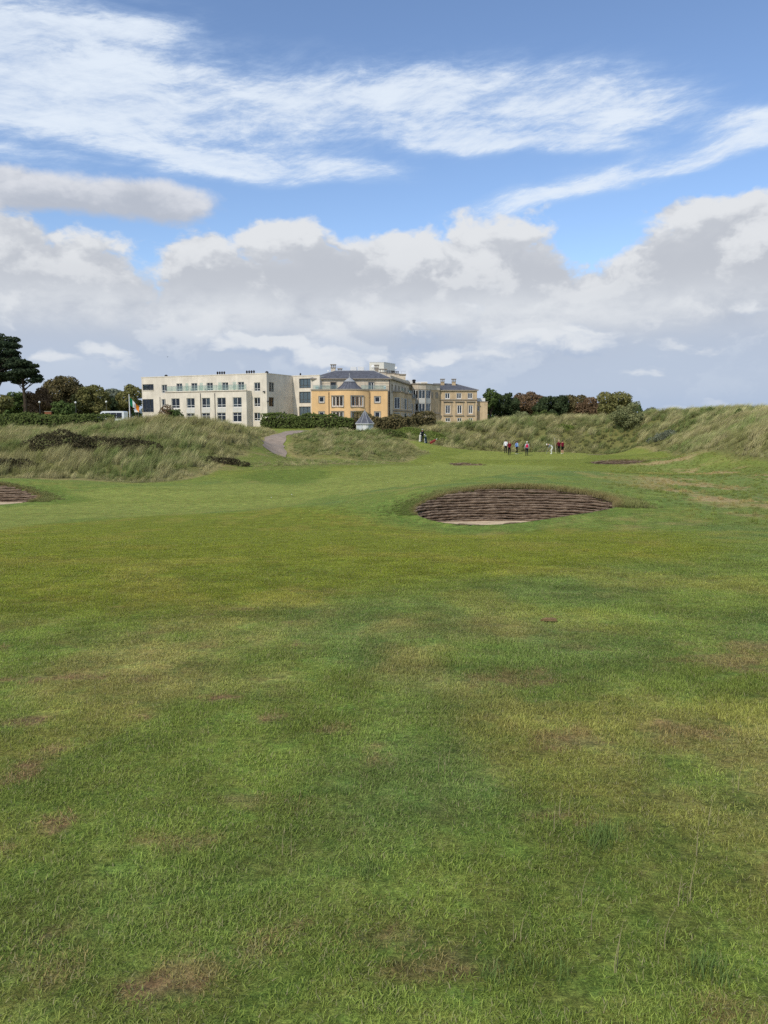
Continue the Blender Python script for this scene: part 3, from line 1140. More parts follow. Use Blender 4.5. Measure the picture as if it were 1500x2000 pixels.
def dune_grass():
    tall = [clump_mesh('marram_tuft', 70, 0.34, 0.45, 1.0, 0.022, 0.45, (0.95, -0.15), 300 + i, MARRAM, 0.15, 4) for i in range(4)]
    low = [clump_mesh('rough_tuft', 60, 0.34, 0.22, 0.5, 0.020, 0.6, (0.70, -0.05), 320 + i, MARRAM, 0.16, 3) for i in range(3)]
    P, RZ, S, T, K = [], [], [], [], []

    def add(poly, dens, seed, soft=0.6, smul=1.0, lowp=0.0, gap=None):
        r = np.random.default_rng(seed)
        a = np.array(poly)
        lo, hi = a.min(0), a.max(0)
        lo[0] = max(lo[0], -80)
        hi[0] = min(hi[0], 90)
        hi[1] = min(hi[1], 140)
        n = int(dens * (hi[0] - lo[0]) * (hi[1] - lo[1]))
        x, y = r.uniform(lo[0], hi[0], n), r.uniform(lo[1], hi[1], n)
        sd = poly_sd(poly, x, y)
        k = (sd > r.uniform(-0.2, soft, n)) & (np.abs(x) < 0.60 * y + 4) & (path_dist(x, y) > 1.35 + 0.25 * r.uniform(0, 1, n)) & outside_bunkers(x, y, 1.03) & outside_thickets(x, y)
        if gap is not None:
            k &= gap(x, y)
        x, y, sd = x[k], y[k], sd[k]
        z = height0(x, y)
        g = fbm(x / 6.0, y / 6.0, seed + 1, 3)
        g2 = fbm(x / 1.6, y / 1.6, seed + 2, 3)
        green = np.array((0.098, 0.128, 0.044))
        olive = np.array((0.128, 0.132, 0.056))
        straw = np.array((0.215, 0.195, 0.112))
        dark = np.array((0.070, 0.074, 0.026))
        t = sstep(0.36, 0.64, g)[:, None]
        c = green * (1 - t) + olive * t
        w = (sstep(0.50, 0.68, g2) * 0.70)[:, None]
        c = c * (1 - w) + straw * w
        w = (sstep(0.44, 0.28, g2) * 0.75)[:, None]
        c = c * (1 - w) + dark * w
        w = (sstep(2.2, 0.3, sd) * sstep(80, 60, y) * 0.65)[:, None]            # straw fringe at the foot
        c = c * (1 - w) + straw * 1.1 * w
        c = c * (1 - sstep(98, 110, y) * (0.16 - 1.2 * (g2 - 0.5)))[:, None].clip(0.45, 1.25)
        c = c * r.uniform(0.8, 1.2, (len(x), 1))
        P.append(np.stack([x, y, z - 0.02], -1))
        RZ.append(r.normal(0, 0.45, len(x)))
        S.append(smul * r.uniform(0.65, 1.15, len(x)) * (0.72 + 0.6 * sstep(0.35, 0.65, g2)) * (0.55 + 0.45 * sstep(0.0, 3.0, sd)))
        K.append(np.where(r.uniform(0, 1, len(x)) < lowp, r.integers(4, 7, len(x)), r.integers(0, 4, len(x))))
        T.append(c)
    add(LEFT_DUNE, 4.2, 401, lowp=0.35, smul=0.92)
    add(MID_MOUND, 5.0, 402, lowp=0.7, smul=0.75)
    add(BACK_DUNE, 2.6, 403, lowp=0.12, smul=1.1, gap=lambda x, y: y < 138)
    add(ROUGH_LEFT, 2.2, 404, lowp=1.0, smul=0.5)
    scatter('dune_grass', 'long wind-bent straw and green dune grass', 'grass', np.concatenate(P), np.concatenate(RZ), np.concatenate(S), np.concatenate(T), np.concatenate(K), tall + low)
    # rough
    P, RZ, S, T, K = [], [], [], [], []
    r = np.random.default_rng(505)
    poly = ROUGH_RIGHT
    n = 16000
    x, y = r.uniform(3, 48, n), r.uniform(17, 88, n)
    sd = poly_sd(poly, x, y)
    k = (sd > r.uniform(-1.5, 2.0, n)) & (np.abs(x) < 0.60 * y + 3) & outside_bunkers(x, y, 1.05)
    x, y = x[k], y[k]
    P.append(np.stack([x, y, height0(x, y)], -1))
    RZ.append(r.uniform(0, 6.28, len(x)))
    S.append(r.uniform(0.16, 0.36, len(x)))
    T.append(ground_colour(x, y) * r.uniform(0.85, 1.2, (len(x), 1)) * 0.50)
    K.append(r.integers(0, 3, len(x)))
    # shaggy lip along the back of each bunker
    for b, n, s0 in ((BUNKERS[0], 2600, 0.42), (BUNKERS[1], 1000, 0.36), (BUNKERS[2], 120, 0.30), (BUNKERS[3], 300, 0.45)):
        t = r.uniform(-0.35, math.pi + 0.25, n)
        o = 1.0 + np.abs(r.normal(0, 0.15, n)) - 0.012
        x, y = b['c'][0] + b['r'][0] * np.cos(t) * o, b['c'][1] + b['r'][1] * np.sin(t) * o
        z = height0(x, y)
        c = np.array((0.098, 0.108, 0.040))[None] * r.uniform(0.7, 1.3, (n, 1))
        g = sstep(2.2, 2.9, t)[:, None]
        c = c * (1 - g) + np.array((0.070, 0.098, 0.026)) * g
        edge = sstep(1.06, 1.0, o)[:, None]
        c = c * (1 - edge * .6) + np.array((0.13, 0.095, 0.05)) * edge * .6
        P.append(np.stack([x, y, z - 0.01], -1))
        RZ.append(r.normal(0, 0.9, n))
        S.append(s0 * r.uniform(0.55, 1.25, n) * (0.45 + 0.55 * sstep(2.9, 1.2, t)) * (.5 + .5 * sstep(1.6, 1.1, o)))
        T.append(c)
        K.append(r.integers(0, 3, n))
    scatter('rough_grass', 'patchy semi-rough grass fringing the bunkers and the right-hand slope'.replace('right-hand slope', 'slope beside the deep bunker'), 'grass', np.concatenate(P), np.concatenate(RZ), np.concatenate(S), np.concatenate(T), np.concatenate(K), low)


turf()
stalks()
dune_grass()

# ------------------------------------------------------------------ facades
class Facade:
    """a vertical plane from plan point a to plan point b, seen with a on the left from outside"""
    def __init__(self, a, b):
        self.a = Vector((a[0], a[1], 0))
        d = Vector((b[0] - a[0], b[1] - a[1], 0))
        self.L = d.length
        self.u = d / self.L
        self.n = Vector((self.u.y, -self.u.x, 0))

    def P(self, u, z, out=0.0):
        p = self.a + self.u * u + self.n * out
        return Vector((p.x, p.y, z))

    def uz(self, px, py, out=0.0):
        v = ray(px, py)
        o = self.a + self.n * out
        t = o.dot(self.n) / v.dot(self.n)
        p = v * t
        return (p - o).dot(self.u), p.z

    def shifted(self, out):
        f = Facade((self.a.x, self.a.y), (self.a.x + self.u.x, self.a.y + self.u.y))
        f.L = self.L
        f.a = self.a + self.n * out
        return f


def rect(F, px0, px1, py0, py1, out=0.0):
    """photograph rectangle -> (u0, u1, z0, z1) on a facade"""
    pm = (px0 + px1) / 2
    ym = (py0 + py1) / 2
    return (F.uz(px0, ym, out)[0], F.uz(px1, ym, out)[0], F.uz(pm, py1, out)[1], F.uz(pm, py0, out)[1])


def wall_mesh(mb, F, u0, u1, z0, z1, holes=(), reveal=0.28):
    us = sorted({u0, u1} | {h for r in holes for h in r[:2] if u0 < h < u1})
    zs = sorted({z0, z1} | {h for r in holes for h in r[2:4] if z0 < h < z1})
    for i in range(len(us) - 1):
        for j in range(len(zs) - 1):
            cu, cz = (us[i] + us[i + 1]) / 2, (zs[j] + zs[j + 1]) / 2
            if any(r[0] < cu < r[1] and r[2] < cz < r[3] for r in holes):
                continue
            mb.quad(F.P(us[i], zs[j]), F.P(us[i + 1], zs[j]), F.P(us[i + 1], zs[j + 1]), F.P(us[i], zs[j + 1]))
    for r in holes:
        a, b, c, d = r[:4]
        c = max(c, z0)
        for (p, q) in (((a, c), (a, d)), ((a, d), (b, d)), ((b, d), (b, c)), ((b, c), (a, c))):
            mb.quad(F.P(p[0], p[1]), F.P(p[0], p[1], -reveal), F.P(q[0], q[1], -reveal), F.P(q[0], q[1]))
    return mb


GLASS = bpy.data.materials.new('window_glass')
GLASS.use_nodes = True
_nt = GLASS.node_tree
_nt.nodes.clear()
_o = _nt.nodes.new('ShaderNodeOutputMaterial')
_t = _nt.nodes.new('ShaderNodeBsdfTransparent')
_t.inputs['Color'].default_value = (0.62, 0.70, 0.72, 1)
_gl = _nt.nodes.new('ShaderNodeBsdfGlossy')
_gl.inputs['Roughness'].default_value = 0.03
_gl.inputs['Color'].default_value = (0.85, 0.9, 0.95, 1)
_fr = _nt.nodes.new('ShaderNodeFresnel')
_fr.inputs['IOR'].default_value = 1.75
_gg = _nt.nodes.new('ShaderNodeNewGeometry')
_bm = _nt.nodes.new('ShaderNodeBump')
_bm.inputs['Strength'].default_value = 0.12
_bm.inputs['Distance'].default_value = 0.03
_nt.links.new(noise(_nt, _gg.outputs['Position'], 1.3, 3, 0.5).s, _bm.inputs['Height'])
_nt.links.new(_bm.outputs[0], _gl.inputs['Normal'])
_mx = _nt.nodes.new('ShaderNodeMixShader')
_nt.links.new(_fr.outputs[0], _mx.inputs[0])
_nt.links.new(_t.outputs[0], _mx.inputs[1])
_nt.links.new(_gl.outputs[0], _mx.inputs[2])
_nt.links.new(_mx.outputs[0], _o.inputs['Surface'])
GREEN_GLASS = bpy.data.materials.new('green_glass')
GREEN_GLASS.use_nodes = True
_nt = GREEN_GLASS.node_tree
_nt.nodes.clear()
_o = _nt.nodes.new('ShaderNodeOutputMaterial')
_t = _nt.nodes.new('ShaderNodeBsdfTransparent')
_t.inputs['Color'].default_value = (0.86, 0.93, 0.90, 1)
_gl = _nt.nodes.new('ShaderNodeBsdfGlossy')
_gl.inputs['Roughness'].default_value = 0.05
_df = _nt.nodes.new('ShaderNodeBsdfDiffuse')
_df.inputs['Color'].default_value = (0.40, 0.50, 0.46, 1)
_m1 = _nt.nodes.new('ShaderNodeMixShader')
_m1.inputs[0].default_value = 0.10
_nt.links.new(_t.outputs[0], _m1.inputs[1])
_nt.links.new(_df.outputs[0], _m1.inputs[2])
_m2 = _nt.nodes.new('ShaderNodeMixShader')
_m2.inputs[0].default_value = 0.08
_nt.links.new(_m1.outputs[0], _m2.inputs[1])
_nt.links.new(_gl.outputs[0], _m2.inputs[2])
_nt.links.new(_m2.outputs[0], _o.inputs['Surface'])

SHINY = mat('coated_glass', srgb(150, 172, 190), .04, 1.0, .85)
CREAM = mat('cream_stone', srgb(228, 218, 200), 0.85, 0.2, var=0.16, scale=0.5, streak=0.10, bump=0.3, bscale=5)
YELLOW = mat('yellow_render', srgb(238, 198, 144), 0.9, 0.15, var=0.14, scale=0.4, streak=0.10, bump=0.2, bscale=9)
STONE = mat('weathered_stone', srgb(220, 206, 182), 0.9, 0.15, var=0.28, scale=0.9, streak=0.18, bump=0.4, bscale=6)
TAN = mat('tan_stone', srgb(210, 186, 150), 0.9, 0.15, var=0.22, scale=0.7, streak=0.16, bump=0.4, bscale=6)
TRIM = mat('grey_stone_trim', srgb(156, 146, 130), 0.9, 0.15, var=0.2, scale=2)
SLATE = mat('roof_slate', srgb(98, 100, 108), 0.75, 0.25, var=0.35, scale=1.6, bump=0.6, bscale=5)
LEAD = mat('lead_sheet', srgb(158, 160, 160), 0.6, 0.4, var=0.2, scale=2)
WHITE = mat('white_paint', srgb(226, 226, 222), 0.5, 0.4, var=0.06, scale=3)
PALE = mat('pale_panel', srgb(206, 204, 196), 0.7, 0.3, var=0.08, scale=2)
DGREY = mat('dark_frame', srgb(74, 76, 76), 0.5, 0.4, var=0.1, scale=3)
CURTAIN = mat('curtain_cloth', srgb(214, 212, 204), 0.9, 0.1, var=0.15, scale=6)
BLACKM = mat('black_iron', srgb(38, 36, 36), 0.6, 0.4, var=0.2, scale=4)
ROOFM = mat('flat_roof_felt', srgb(120, 118, 114), 0.9, 0.2, var=0.2, scale=1)
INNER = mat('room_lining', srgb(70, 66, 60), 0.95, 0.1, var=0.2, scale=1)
WR = random.Random(3)


def window(F, r, parent, cols=2, rows=1, fm=None, bar=0.07, recess=0.2, curtain=0.5, transom=None, name='window', glass=None):
    """frame in an opening, with glass and a curtain behind it"""
    fm = fm or WHITE
    u0, u1, z0, z1 = r[:4]
    u0, u1, z0, z1 = u0 + .004, u1 - .004, z0 + .004, z1 - .004
    o1, o0 = -recess + 0.06, -recess
    mb = MB()
    mb.fbox(F, u0, u0 + bar, z0, z1, o0, o1)
    mb.fbox(F, u1 - bar, u1, z0, z1, o0, o1)
    mb.fbox(F, u0 + bar, u1 - bar, z1 - bar, z1, o0, o1)
    mb.fbox(F, u0 + bar, u1 - bar, z0, z0 + bar * 1.2, o0, o1)
    for c in range(1, cols):
        u = u0 + (u1 - u0) * c / cols
        mb.fbox(F, u - bar * .5, u + bar * .5, z0 + bar * 1.2, z1 - bar, o0, o1 - .004)
    tz = [z0 + (z1 - z0) * t for t in (transom or [])]
    for z in tz:
        mb.fbox(F, u0 + bar, u1 - bar, z - bar * .45, z + bar * .45, o0 + .004, o1 - .008)
    w = mb.build(name, fm, parent)
    gm = MB()
    gm.quad(F.P(u0, z0, -recess + .02), F.P(u1, z0, -recess + .02), F.P(u1, z1, -recess + .02), F.P(u0, z1, -recess + .02))
    link_sub(gm, 'pane', glass or GLASS, w)
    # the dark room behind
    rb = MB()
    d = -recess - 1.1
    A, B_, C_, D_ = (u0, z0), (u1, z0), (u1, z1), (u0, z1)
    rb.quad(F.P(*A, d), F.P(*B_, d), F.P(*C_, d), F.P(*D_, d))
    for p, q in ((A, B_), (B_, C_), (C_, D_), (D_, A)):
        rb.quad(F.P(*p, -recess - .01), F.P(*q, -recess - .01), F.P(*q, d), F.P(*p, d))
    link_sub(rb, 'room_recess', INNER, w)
    if WR.random() < curtain:
        side = WR.random()
        spans = []
        k = WR.uniform(0.15, 0.4)
        if side < 0.4:
            spans = [(u0, u0 + (u1 - u0) * k), (u1 - (u1 - u0) * k * .7, u1)]
        elif side < 0.7:
            spans = [(u0, u0 + (u1 - u0) * (k + .15))]
        else:
            spans = [(u1 - (u1 - u0) * (k + .15), u1)]
        for a, b in spans:
            n = 8
            cm = MB()
            for i in range(n):
                ua, ub = a + (b - a) * i / n, a + (b - a) * (i + 1) / n
                oa, ob = -recess - .1 - .04 * (i % 2), -recess - .1 - .04 * ((i + 1) % 2)
                cm.quad(F.P(ua, z0 + .05, oa), F.P(ub, z0 + .05, ob), F.P(ub, z1 - .02, ob), F.P(ua, z1 - .02, oa))
            link_sub(cm, 'curtain', CURTAIN, w)
    return w


def link_sub(mb, name, m, parent):
    me = bpy.data.meshes.new(name)
    me.from_pydata(mb.v, [], mb.f)
    return link(name, me, m, parent)


def part(name, m, parent, *boxes):
    mb = MB()
    for b in boxes:
        mb.fbox(*b)
    return mb.build(name, m, parent)


def downpipe(F, px, py0, py1, parent, m=None, out=0.07, r=0.06):
    u, zt = F.uz(px, py0)
    zb = F.uz(px, py1)[1]
    MB().tube([F.P(u, zb, out), F.P(u, zt, out)], r, 8).build('downpipe', m or BLACKM, parent)


def roof_vent(p, h, r, parent, n=1, gap=0.35, dirv=Vector((1, 0, 0))):
    for i in range(n):
        q = Vector(p) + dirv * gap * i
        MB().lathe(q, [(r, 0), (r, h * .7), (r * 1.5, h * .7), (r * 1.5, h * .85), (r * .5, h), (0.001, h)], 10).build('roof_vent', BLACKM, parent)


def balustrade(F, u0, u1, z, h, out, parent, n, m=None, screens=()):
    """glass panes between slim posts with a rail; each pane is a piece of its own"""
    st = (u1 - u0) / n
    rail = part('balustrade_rail', LEAD, parent, (F, u0, u1, z + h, z + h + 0.05, out - .03, out + .03))
    for i in range(n + 1):
        part('balustrade_post', LEAD, rail, (F, u0 + st * i - .02, u0 + st * i + .02, z, z + h, out - .025, out + .025))
    for i in range(n):
        part('glass_panel', m or GREEN_GLASS, rail, (F, u0 + st * i + .04, u0 + st * (i + 1) - .04, z + .06, z + h - .03, out - .008, out + .008))
    for u, hh, dep in screens:
        mb = MB()
        p = [F.P(u - .35, z, out - .25), F.P(u + .35, z, out - .25), F.P(u + .35, z + hh, out - .25), F.P(u - .35, z + hh, out - .25)]
        mb.fbox(F, u - .38, u + .38, z + .05, z + hh, out - .27, out - .25)
        mb.build('privacy_screen', m or GREEN_GLASS, rail)
    return rail


GZ = -0.95          # level of the hotel's ground

# ------------------------------------------------------------------ cream flat-roofed wing
def cream_wing():
    A = at(276, 738, 153)
    Cn = at(520.5, 730, 140)
    top = (A.z + Cn.z) / 2
    F = Facade((A.x, A.y), (Cn.x, Cn.y))
    nb = -F.n
    v = ray(571, 734)
    # return wall runs back from the corner until it is seen at column 571
    t = 0.0
    Bk = None
    for i in range(400):
        q = Vector((Cn.x, Cn.y, 0)) + nb * (i * 0.05)
        pxx = 750 + FPX * q.x / (q.y * CP - top * SP)
        if pxx >= 571:
            Bk = q
            break
    G = Facade((Cn.x, Cn.y), (Bk.x, Bk.y))           # shaded return
    e = Bk + F.u * 6.2
    H = Facade((Bk.x, Bk.y), (e.x, e.y))             # recessed lit wall
    root = empty('hotel_wing', (Cn.x, Cn.y, GZ))
    tag(root, 'cream stone flat-roofed hotel wing with rows of dark windows and a glass terrace', 'building', 'blocks of the seaside hotel')
    # projecting two-storey front
    PO = 1.7
    Fp = F.shifted(PO)
    up0 = Fp.uz(323.5, 790)[0]
    up1 = Fp.uz(481.5, 790)[0]
    zt = (Fp.uz(340, 765.8)[1] + Fp.uz(478, 762.6)[1]) / 2
    hm, wm = [], []
    for r_, c_ in (((278.5, 300, 750.5, 762), 3), ((315.8, 326.3, 751.4, 767.7), 2), ((344.3, 356, 748.9, 764.6), 2), ((373.4, 385.4, 748.2, 763.8), 2), ((403.4, 415.6, 747.5, 763), 2),
                   ((433.4, 445.7, 746.8, 762.4), 2), ((464.4, 476.7, 745.8, 761.8), 2), ((496.3, 508, 747, 764), 2), ((278.5, 300, 779.6, 805), 3), ((315.8, 325.4, 779.6, 795.8), 2),
                   ((496.2, 508, 776.4, 794), 2), ((496.2, 508, 806, 822), 2)):
        r = rect(F, *r_)
        hm.append(r)
        wm.append((r, c_))
    mb = MB()
    wall_mesh(mb, F, 0, F.L, GZ, top, hm)
    wh = [rect(G, 525.3, 535, 747, 765), rect(G, 525.3, 535, 776, 794), rect(G, 525.3, 535, 806, 823)]
    wall_mesh(mb, G, 0, G.L, GZ, top, wh)
    hh = [rect(H, 584.2, 606.8, 739.3, 758), rect(H, 584.2, 606.8, 765, 787.4), rect(H, 584.2, 606.8, 794, 820)]
    wall_mesh(mb, H, 0, H.L, GZ, top, hh)
    # ends and back close the block
    Lb = Vector((A.x, A.y, 0)) + nb * 14
    for p, q in ((Lb, Vector((A.x, A.y, 0))), (e, e + nb * 8)):
        K = Facade((p.x, p.y), (q.x, q.y))
        wall_mesh(mb, K, 0, K.L, GZ, top)
    mb.build('wall', CREAM, root)
    # roof slab just under the parapet, coping along the top
    rp = [Vector((A.x, A.y, 0)), Vector((Cn.x, Cn.y, 0)), Bk, e, e + nb * 8, Lb]
    MB().quad(*[(p.x, p.y, top - .35) for p in rp]).build('roof', ROOFM, root)
    part('coping', CREAM, root, (F, -.06, F.L + .06, top + .003, top + .16, -.35, .06), (G, .07, G.L - .36, top + .003, top + .16, -.35, .06), (H, -.3, H.L, top + .003, top + .16, -.35, .06))
    for r, c in wm:
        big = r[3] - r[2] > 1.9 or c == 3
        window(F, r, root, c, fm=DGREY if c == 3 else WHITE, bar=0.07, curtain=0.75, transom=[0.25] if big else [0.28])
    for r in wh:
        window(G, r, root, 2, fm=DGREY, curtain=0.8)
    for i, r in enumerate(hh):
        window(H, r, root, 3, fm=DGREY, bar=.1, curtain=0.0, recess=.3, transom=[.3], glass=SHINY)
    # strip sills
    for r in (hm[0], hm[8]):
        part('sill', CREAM, root, (F, r[0] - .05, r[1] + .05, r[2] - .12, r[2] - .004, .003, .10))
    # projecting volume
    ph, pw = [], []
    for a, b in ((334.7, 350.8), (364.3, 380.2), (394, 410.2), (424, 440.8), (454.6, 471.8)):
        yt = 778.2 - (a - 334) * 0.018
        r2 = rect(Fp, a, b, yt, yt + 19.3)
        r3 = rect(Fp, a, b, yt + 29.6, yt + 48)
        ph += [r2, r3]
        pw.append((r2, r3))
    mb = MB()
    wall_mesh(mb, Fp, up0, up1, GZ, zt, ph)
    S0 = Facade((F.P(up0, 0).x, F.P(up0, 0).y), (Fp.P(up0, 0).x, Fp.P(up0, 0).y))
    S1 = Facade((Fp.P(up1, 0).x, Fp.P(up1, 0).y), (F.P(up1, 0).x, F.P(up1, 0).y))
    wall_mesh(mb, S0, 0, S0.L, GZ, zt)
    wall_mesh(mb, S1, 0, S1.L, GZ, zt)
    mb.quad(Fp.P(up0, zt - .12), Fp.P(up1, zt - .12), F.P(up1, zt - .12, .004), F.P(up0, zt - .12, .004))
    mb.build('projecting_front', CREAM, root)
    part('terrace_coping', CREAM, root, (Fp, up0 - .05, up1 + .05, zt + .003, zt + .12, -.3, .05))
    for r2, r3 in pw:
        window(Fp, r2, root, 2, curtain=0.7, transom=[0.27])
        window(Fp, r3, root, 2, curtain=0.5, transom=[0.7])
        # pale panels between the storeys, split by a slim mullion
        um = (r2[0] + r2[1]) / 2
        for a, b in ((r2[0], um - .03), (um + .03, r2[1])):
            part('spandrel_panel', PALE, root, (Fp, a, b, r3[3] + .05, r2[2] - .05, .004, .03))
    balustrade(Fp, up0 + .15, up1 - .15, zt + .12, 1.0, -.22, root, 14, screens=[(Fp.uz(px, 757)[0], 1.55, 1) for px in (362, 390, 426.5, 455)])
    part('terrace_ledge', TRIM, root, (Fp, up0 - .08, up1 + .08, zt - .12, zt - .03, .003, .08))
    downpipe(Fp, 391.6, 768, 822, root, DGREY)
    downpipe(Fp, 419.6, 768, 822, root, DGREY)
    downpipe(F, 312.6, 775, 822, root, DGREY, r=.04)
    for px, n in ((406, 4), (464, 4)):
        u = F.uz(px, 732)[0]
        roof_vent(F.P(u, top - .36, -3), 1.35, .13, root, n, .55, F.u)
    for px in (311, 509.5):
        roof_vent(F.P(F.uz(px, 732)[0], top - .36, -2), 1.0, .22, root)
    roof_vent(H.P(0, top - .35, -3) + F.u * .0, 1.2, .12, root)
    # small lamp brackets on the wall
    for FF, px, py in ((F, 516.5, 765), (G, 522, 784)):
        u, z = FF.uz(px, py)
        part('wall_lamp', DGREY, root, (FF, u - .18, u + .18, z - .12, z + .12, .004, .3))
    return H, e


H_wall, H_end = cream_wing()


# ------------------------------------------------------------------ chimney and dish
def chimney(c, w, d, h, parent, pot=True, m=None):
    """stone stack with a capped, open-sided cowl on top"""
    x, y, z = c
    mb = MB().box(x - w / 2, x + w / 2, y - d / 2, y + d / 2, z, z + h)
    st = mb.build('chimney', m or STONE, parent)
    mb = MB().box(x - w * .62, x + w * .62, y - d * .62, y + d * .62, z + h + .003, z + h + .12)
    if pot:
        for sx in (-1, 0, 1):
            mb.box(x + sx * w * .42 - .07, x + sx * w * .42 + .07, y - d * .45, y - d * .45 + .14, z + h + .12, z + h + .62)
            mb.box(x + sx * w * .42 - .07, x + sx * w * .42 + .07, y + d * .45 - .14, y + d * .45, z + h + .12, z + h + .62)
        mb.box(x - w * .68, x + w * .68, y - d * .68, y + d * .68, z + h + .62, z + h + .78)
    link_sub(mb, 'chimney_cap', TRIM, st)
    return st


def dish(p, r, parent, aim=Vector((-.3, -1, .35))):
    """bowl-shaped aerial on a short mast"""
    p = Vector(p)
    q = aim.normalized().to_track_quat('Z', 'Y')
    mb = MB()
    prof = [(0.001, 0), (r * .5, r * .07), (r * .85, r * .22), (r, r * .32), (r * .98, r * .36), (r * .5, r * .12), (0.001, r * .05)]
    mb.lathe((0, 0, 0), prof, 18)
    mb.v = [tuple(q @ Vector(a) + p) for a in mb.v]
    o = mb.build('satellite_dish', WHITE, parent, True)
    m2 = MB().tube([p - Vector((0, -.05, r * 1.7)), p - Vector((0, -.05, 0))], .04, 6)
    m2.tube([p, p + aim.normalized() * r * .9], .02, 5)
    link_sub(m2, 'mast', LEAD, o)
    return o


# ------------------------------------------------------------------ yellow block with the conical bay
def yellow_block():
    d = 144.0
    L = at(608, 763, d)
    Rr = at(757, 763, d)
    F = Facade((L.x, d), (Rr.x, d))
    zp = L.z                                   # parapet
    root = empty('hotel_block', ((L.x + Rr.x) / 2, d, GZ))
    tag(root, 'yellow rendered hotel block with a bowed bay under a grey conical roof', 'building', 'blocks of the seaside hotel')
    depth = 14.0
    bx0, bx1 = F.uz(643.3, 790)[0], F.uz(721.5, 790)[0]
    # flat flanks left and right of the bay
    holes = [rect(F, 623, 633.2, 774.6, 786), rect(F, 623, 633.2, 804.3, 815.5), rect(F, 731.6, 742.4, 774.6, 786), rect(F, 731.6, 742.4, 804.3, 815.5)]
    mb = MB()
    wall_mesh(mb, F, 0, bx0, GZ, zp, [h for h in holes if h[1] < bx0])
    K = Facade((L.x, d + depth), (L.x, d))
    wall_mesh(mb, K, 0, K.L, GZ, zp)
    mb.build('wall', YELLOW, root)
    mb = MB()
    wall_mesh(mb, F, bx1, F.L, GZ, zp, [h for h in holes if h[0] > bx1])
    K = Facade((Rr.x, d), (Rr.x, d + 2.4))
    wall_mesh(mb, K, 0, K.L, GZ, zp)
    mb.build('wall', YELLOW, root)
    for h in holes:
        window(F, h, root, 1, fm=WHITE, bar=.12, curtain=0.1, recess=.12)
        a, b, c, e = h
        part('window_surround', TRIM, root, (F, a - .14, a - .003, c - .16, e + .14, .003, .05), (F, b + .003, b + .14, c - .16, e + .14, .003, .05), (F, a - .003, b + .003, e + .003, e + .14, .003, .05), (F, a - .003, b + .003, c - .2, c - .003, .003, .09))
    # bowed bay: facets on an arc
    bw = bx1 - bx0
    proj = 1.6
    rad = (bw * bw / 4 + proj * proj) / (2 * proj)
    cxm = F.P((bx0 + bx1) / 2, 0, proj - rad)
    half = math.asin(bw / 2 / rad)
    nf = 24

    def arc(t):
        a = -half + 2 * half * t
        return (cxm.x + rad * math.sin(a), cxm.y - rad * math.cos(a))
    facets = [Facade(arc(i / nf), arc((i + 1) / nf)) for i in range(nf)]
    mb = MB()
    zrow = [(rect(F, 649, 671, 773.5, 794.3)[2:4]), (rect(F, 649, 671, 803.8, 824)[2:4])]

    def fac_of(px):
        best = min(range(nf + 1), key=lambda i: abs(750 + FPX * arc(i / nf)[0] / (arc(i / nf)[1] * CP) - px))
        return best
    spans = [(fac_of(649.5), fac_of(671)), (fac_of(685.5), fac_of(710.5))]
    for i, f in enumerate(facets):
        hs = []
        for a, b in spans:
            if a <= i < b:
                hs = [(-.01, f.L + .01, z0, z1) for z0, z1 in zrow]
        wall_mesh(mb, f, 0, f.L, GZ, zp - .002, hs if not hs else [(0, f.L, h[2], h[3]) for h in hs], reveal=.15)
    mb.build('bay_wall', YELLOW, root)
    for a, b in spans:
        W = Facade(arc(a / nf), arc(b / nf))
        mid = Vector((*arc((a + b) / 2 / nf), 0))
        sag = (mid - W.P(W.L / 2, 0)).dot(W.n)
        for z0, z1 in zrow:
            window(W.shifted(sag * .3), (0.02, W.L - .02, z0, z1), root, 3, fm=WHITE, bar=.15, recess=.14, curtain=1.0)
            W2 = W.shifted(sag + .02)
            part('window_surround', TRIM, root, (W2, -.1, W.L + .1, z0 - .16, z0 - .003, -.35, .05), (W2, -.1, W.L + .1, z1 + .003, z1 + .12, -.35, .03), (W2, -.12, -.003, z0, z1, -.4, -.05), (W2, W.L + .003, W.L + .12, z0, z1, -.4, -.05))
    # ledge along the top of the lower storeys, following the bay
    mb = MB()
    mb.fbox(F, -.12, bx0, zp, zp + .28, -.5, .12)
    mb.fbox(F, bx1, F.L + .12, zp, zp + .28, -.5, .12)
    for f in facets:
        mb.fbox(f, 0, f.L, zp, zp + .28, -.5, .10)
    mb.build('parapet_ledge', TRIM, root)
    pts = [(L.x, d + 2.2, zp + .1), (L.x, d, zp + .1)] + [(*arc(i / nf), zp + .1) for i in range(nf + 1)] + [(Rr.x, d, zp + .1), (Rr.x, d + 2.2, zp + .1)]
    MB().quad(*pts).build('terrace_floor', ROOFM, root)
    # conical roof of the bay, ribbed with lead rolls, pale lead cap and finial
    apex = at(682.6, 734, d + 1.0)
    cr = (at(708.5, 762, d + 1.0).x - at(657.5, 762, d + 1.0).x) / 2
    cz0 = zp + .29
    capz = at(682.6, 745.5, d + 1.0).z - cz0
    hz = at(682.6, 736, d + 1.0).z - cz0
    c = (apex.x, d + 1.0, cz0)
    n = 20
    k = 1 - capz / hz
    rc = cr * k * 1.05
    cone = MB()
    for i in range(n):
        a, b = 2 * math.pi * i / n, 2 * math.pi * (i + 1) / n
        P_ = lambda r, z, q: (c[0] + r * math.cos(q), c[1] + r * math.sin(q), c[2] + z)
        cone.quad(P_(cr, 0, a), P_(cr, 0, b), P_(cr * .62, capz * .52, b), P_(cr * .62, capz * .52, a))
        cone.quad(P_(cr * .62, capz * .52, a), P_(cr * .62, capz * .52, b), P_(rc, capz, b), P_(rc, capz, a))
    cone = cone.build('cone_roof', SLATE, root)
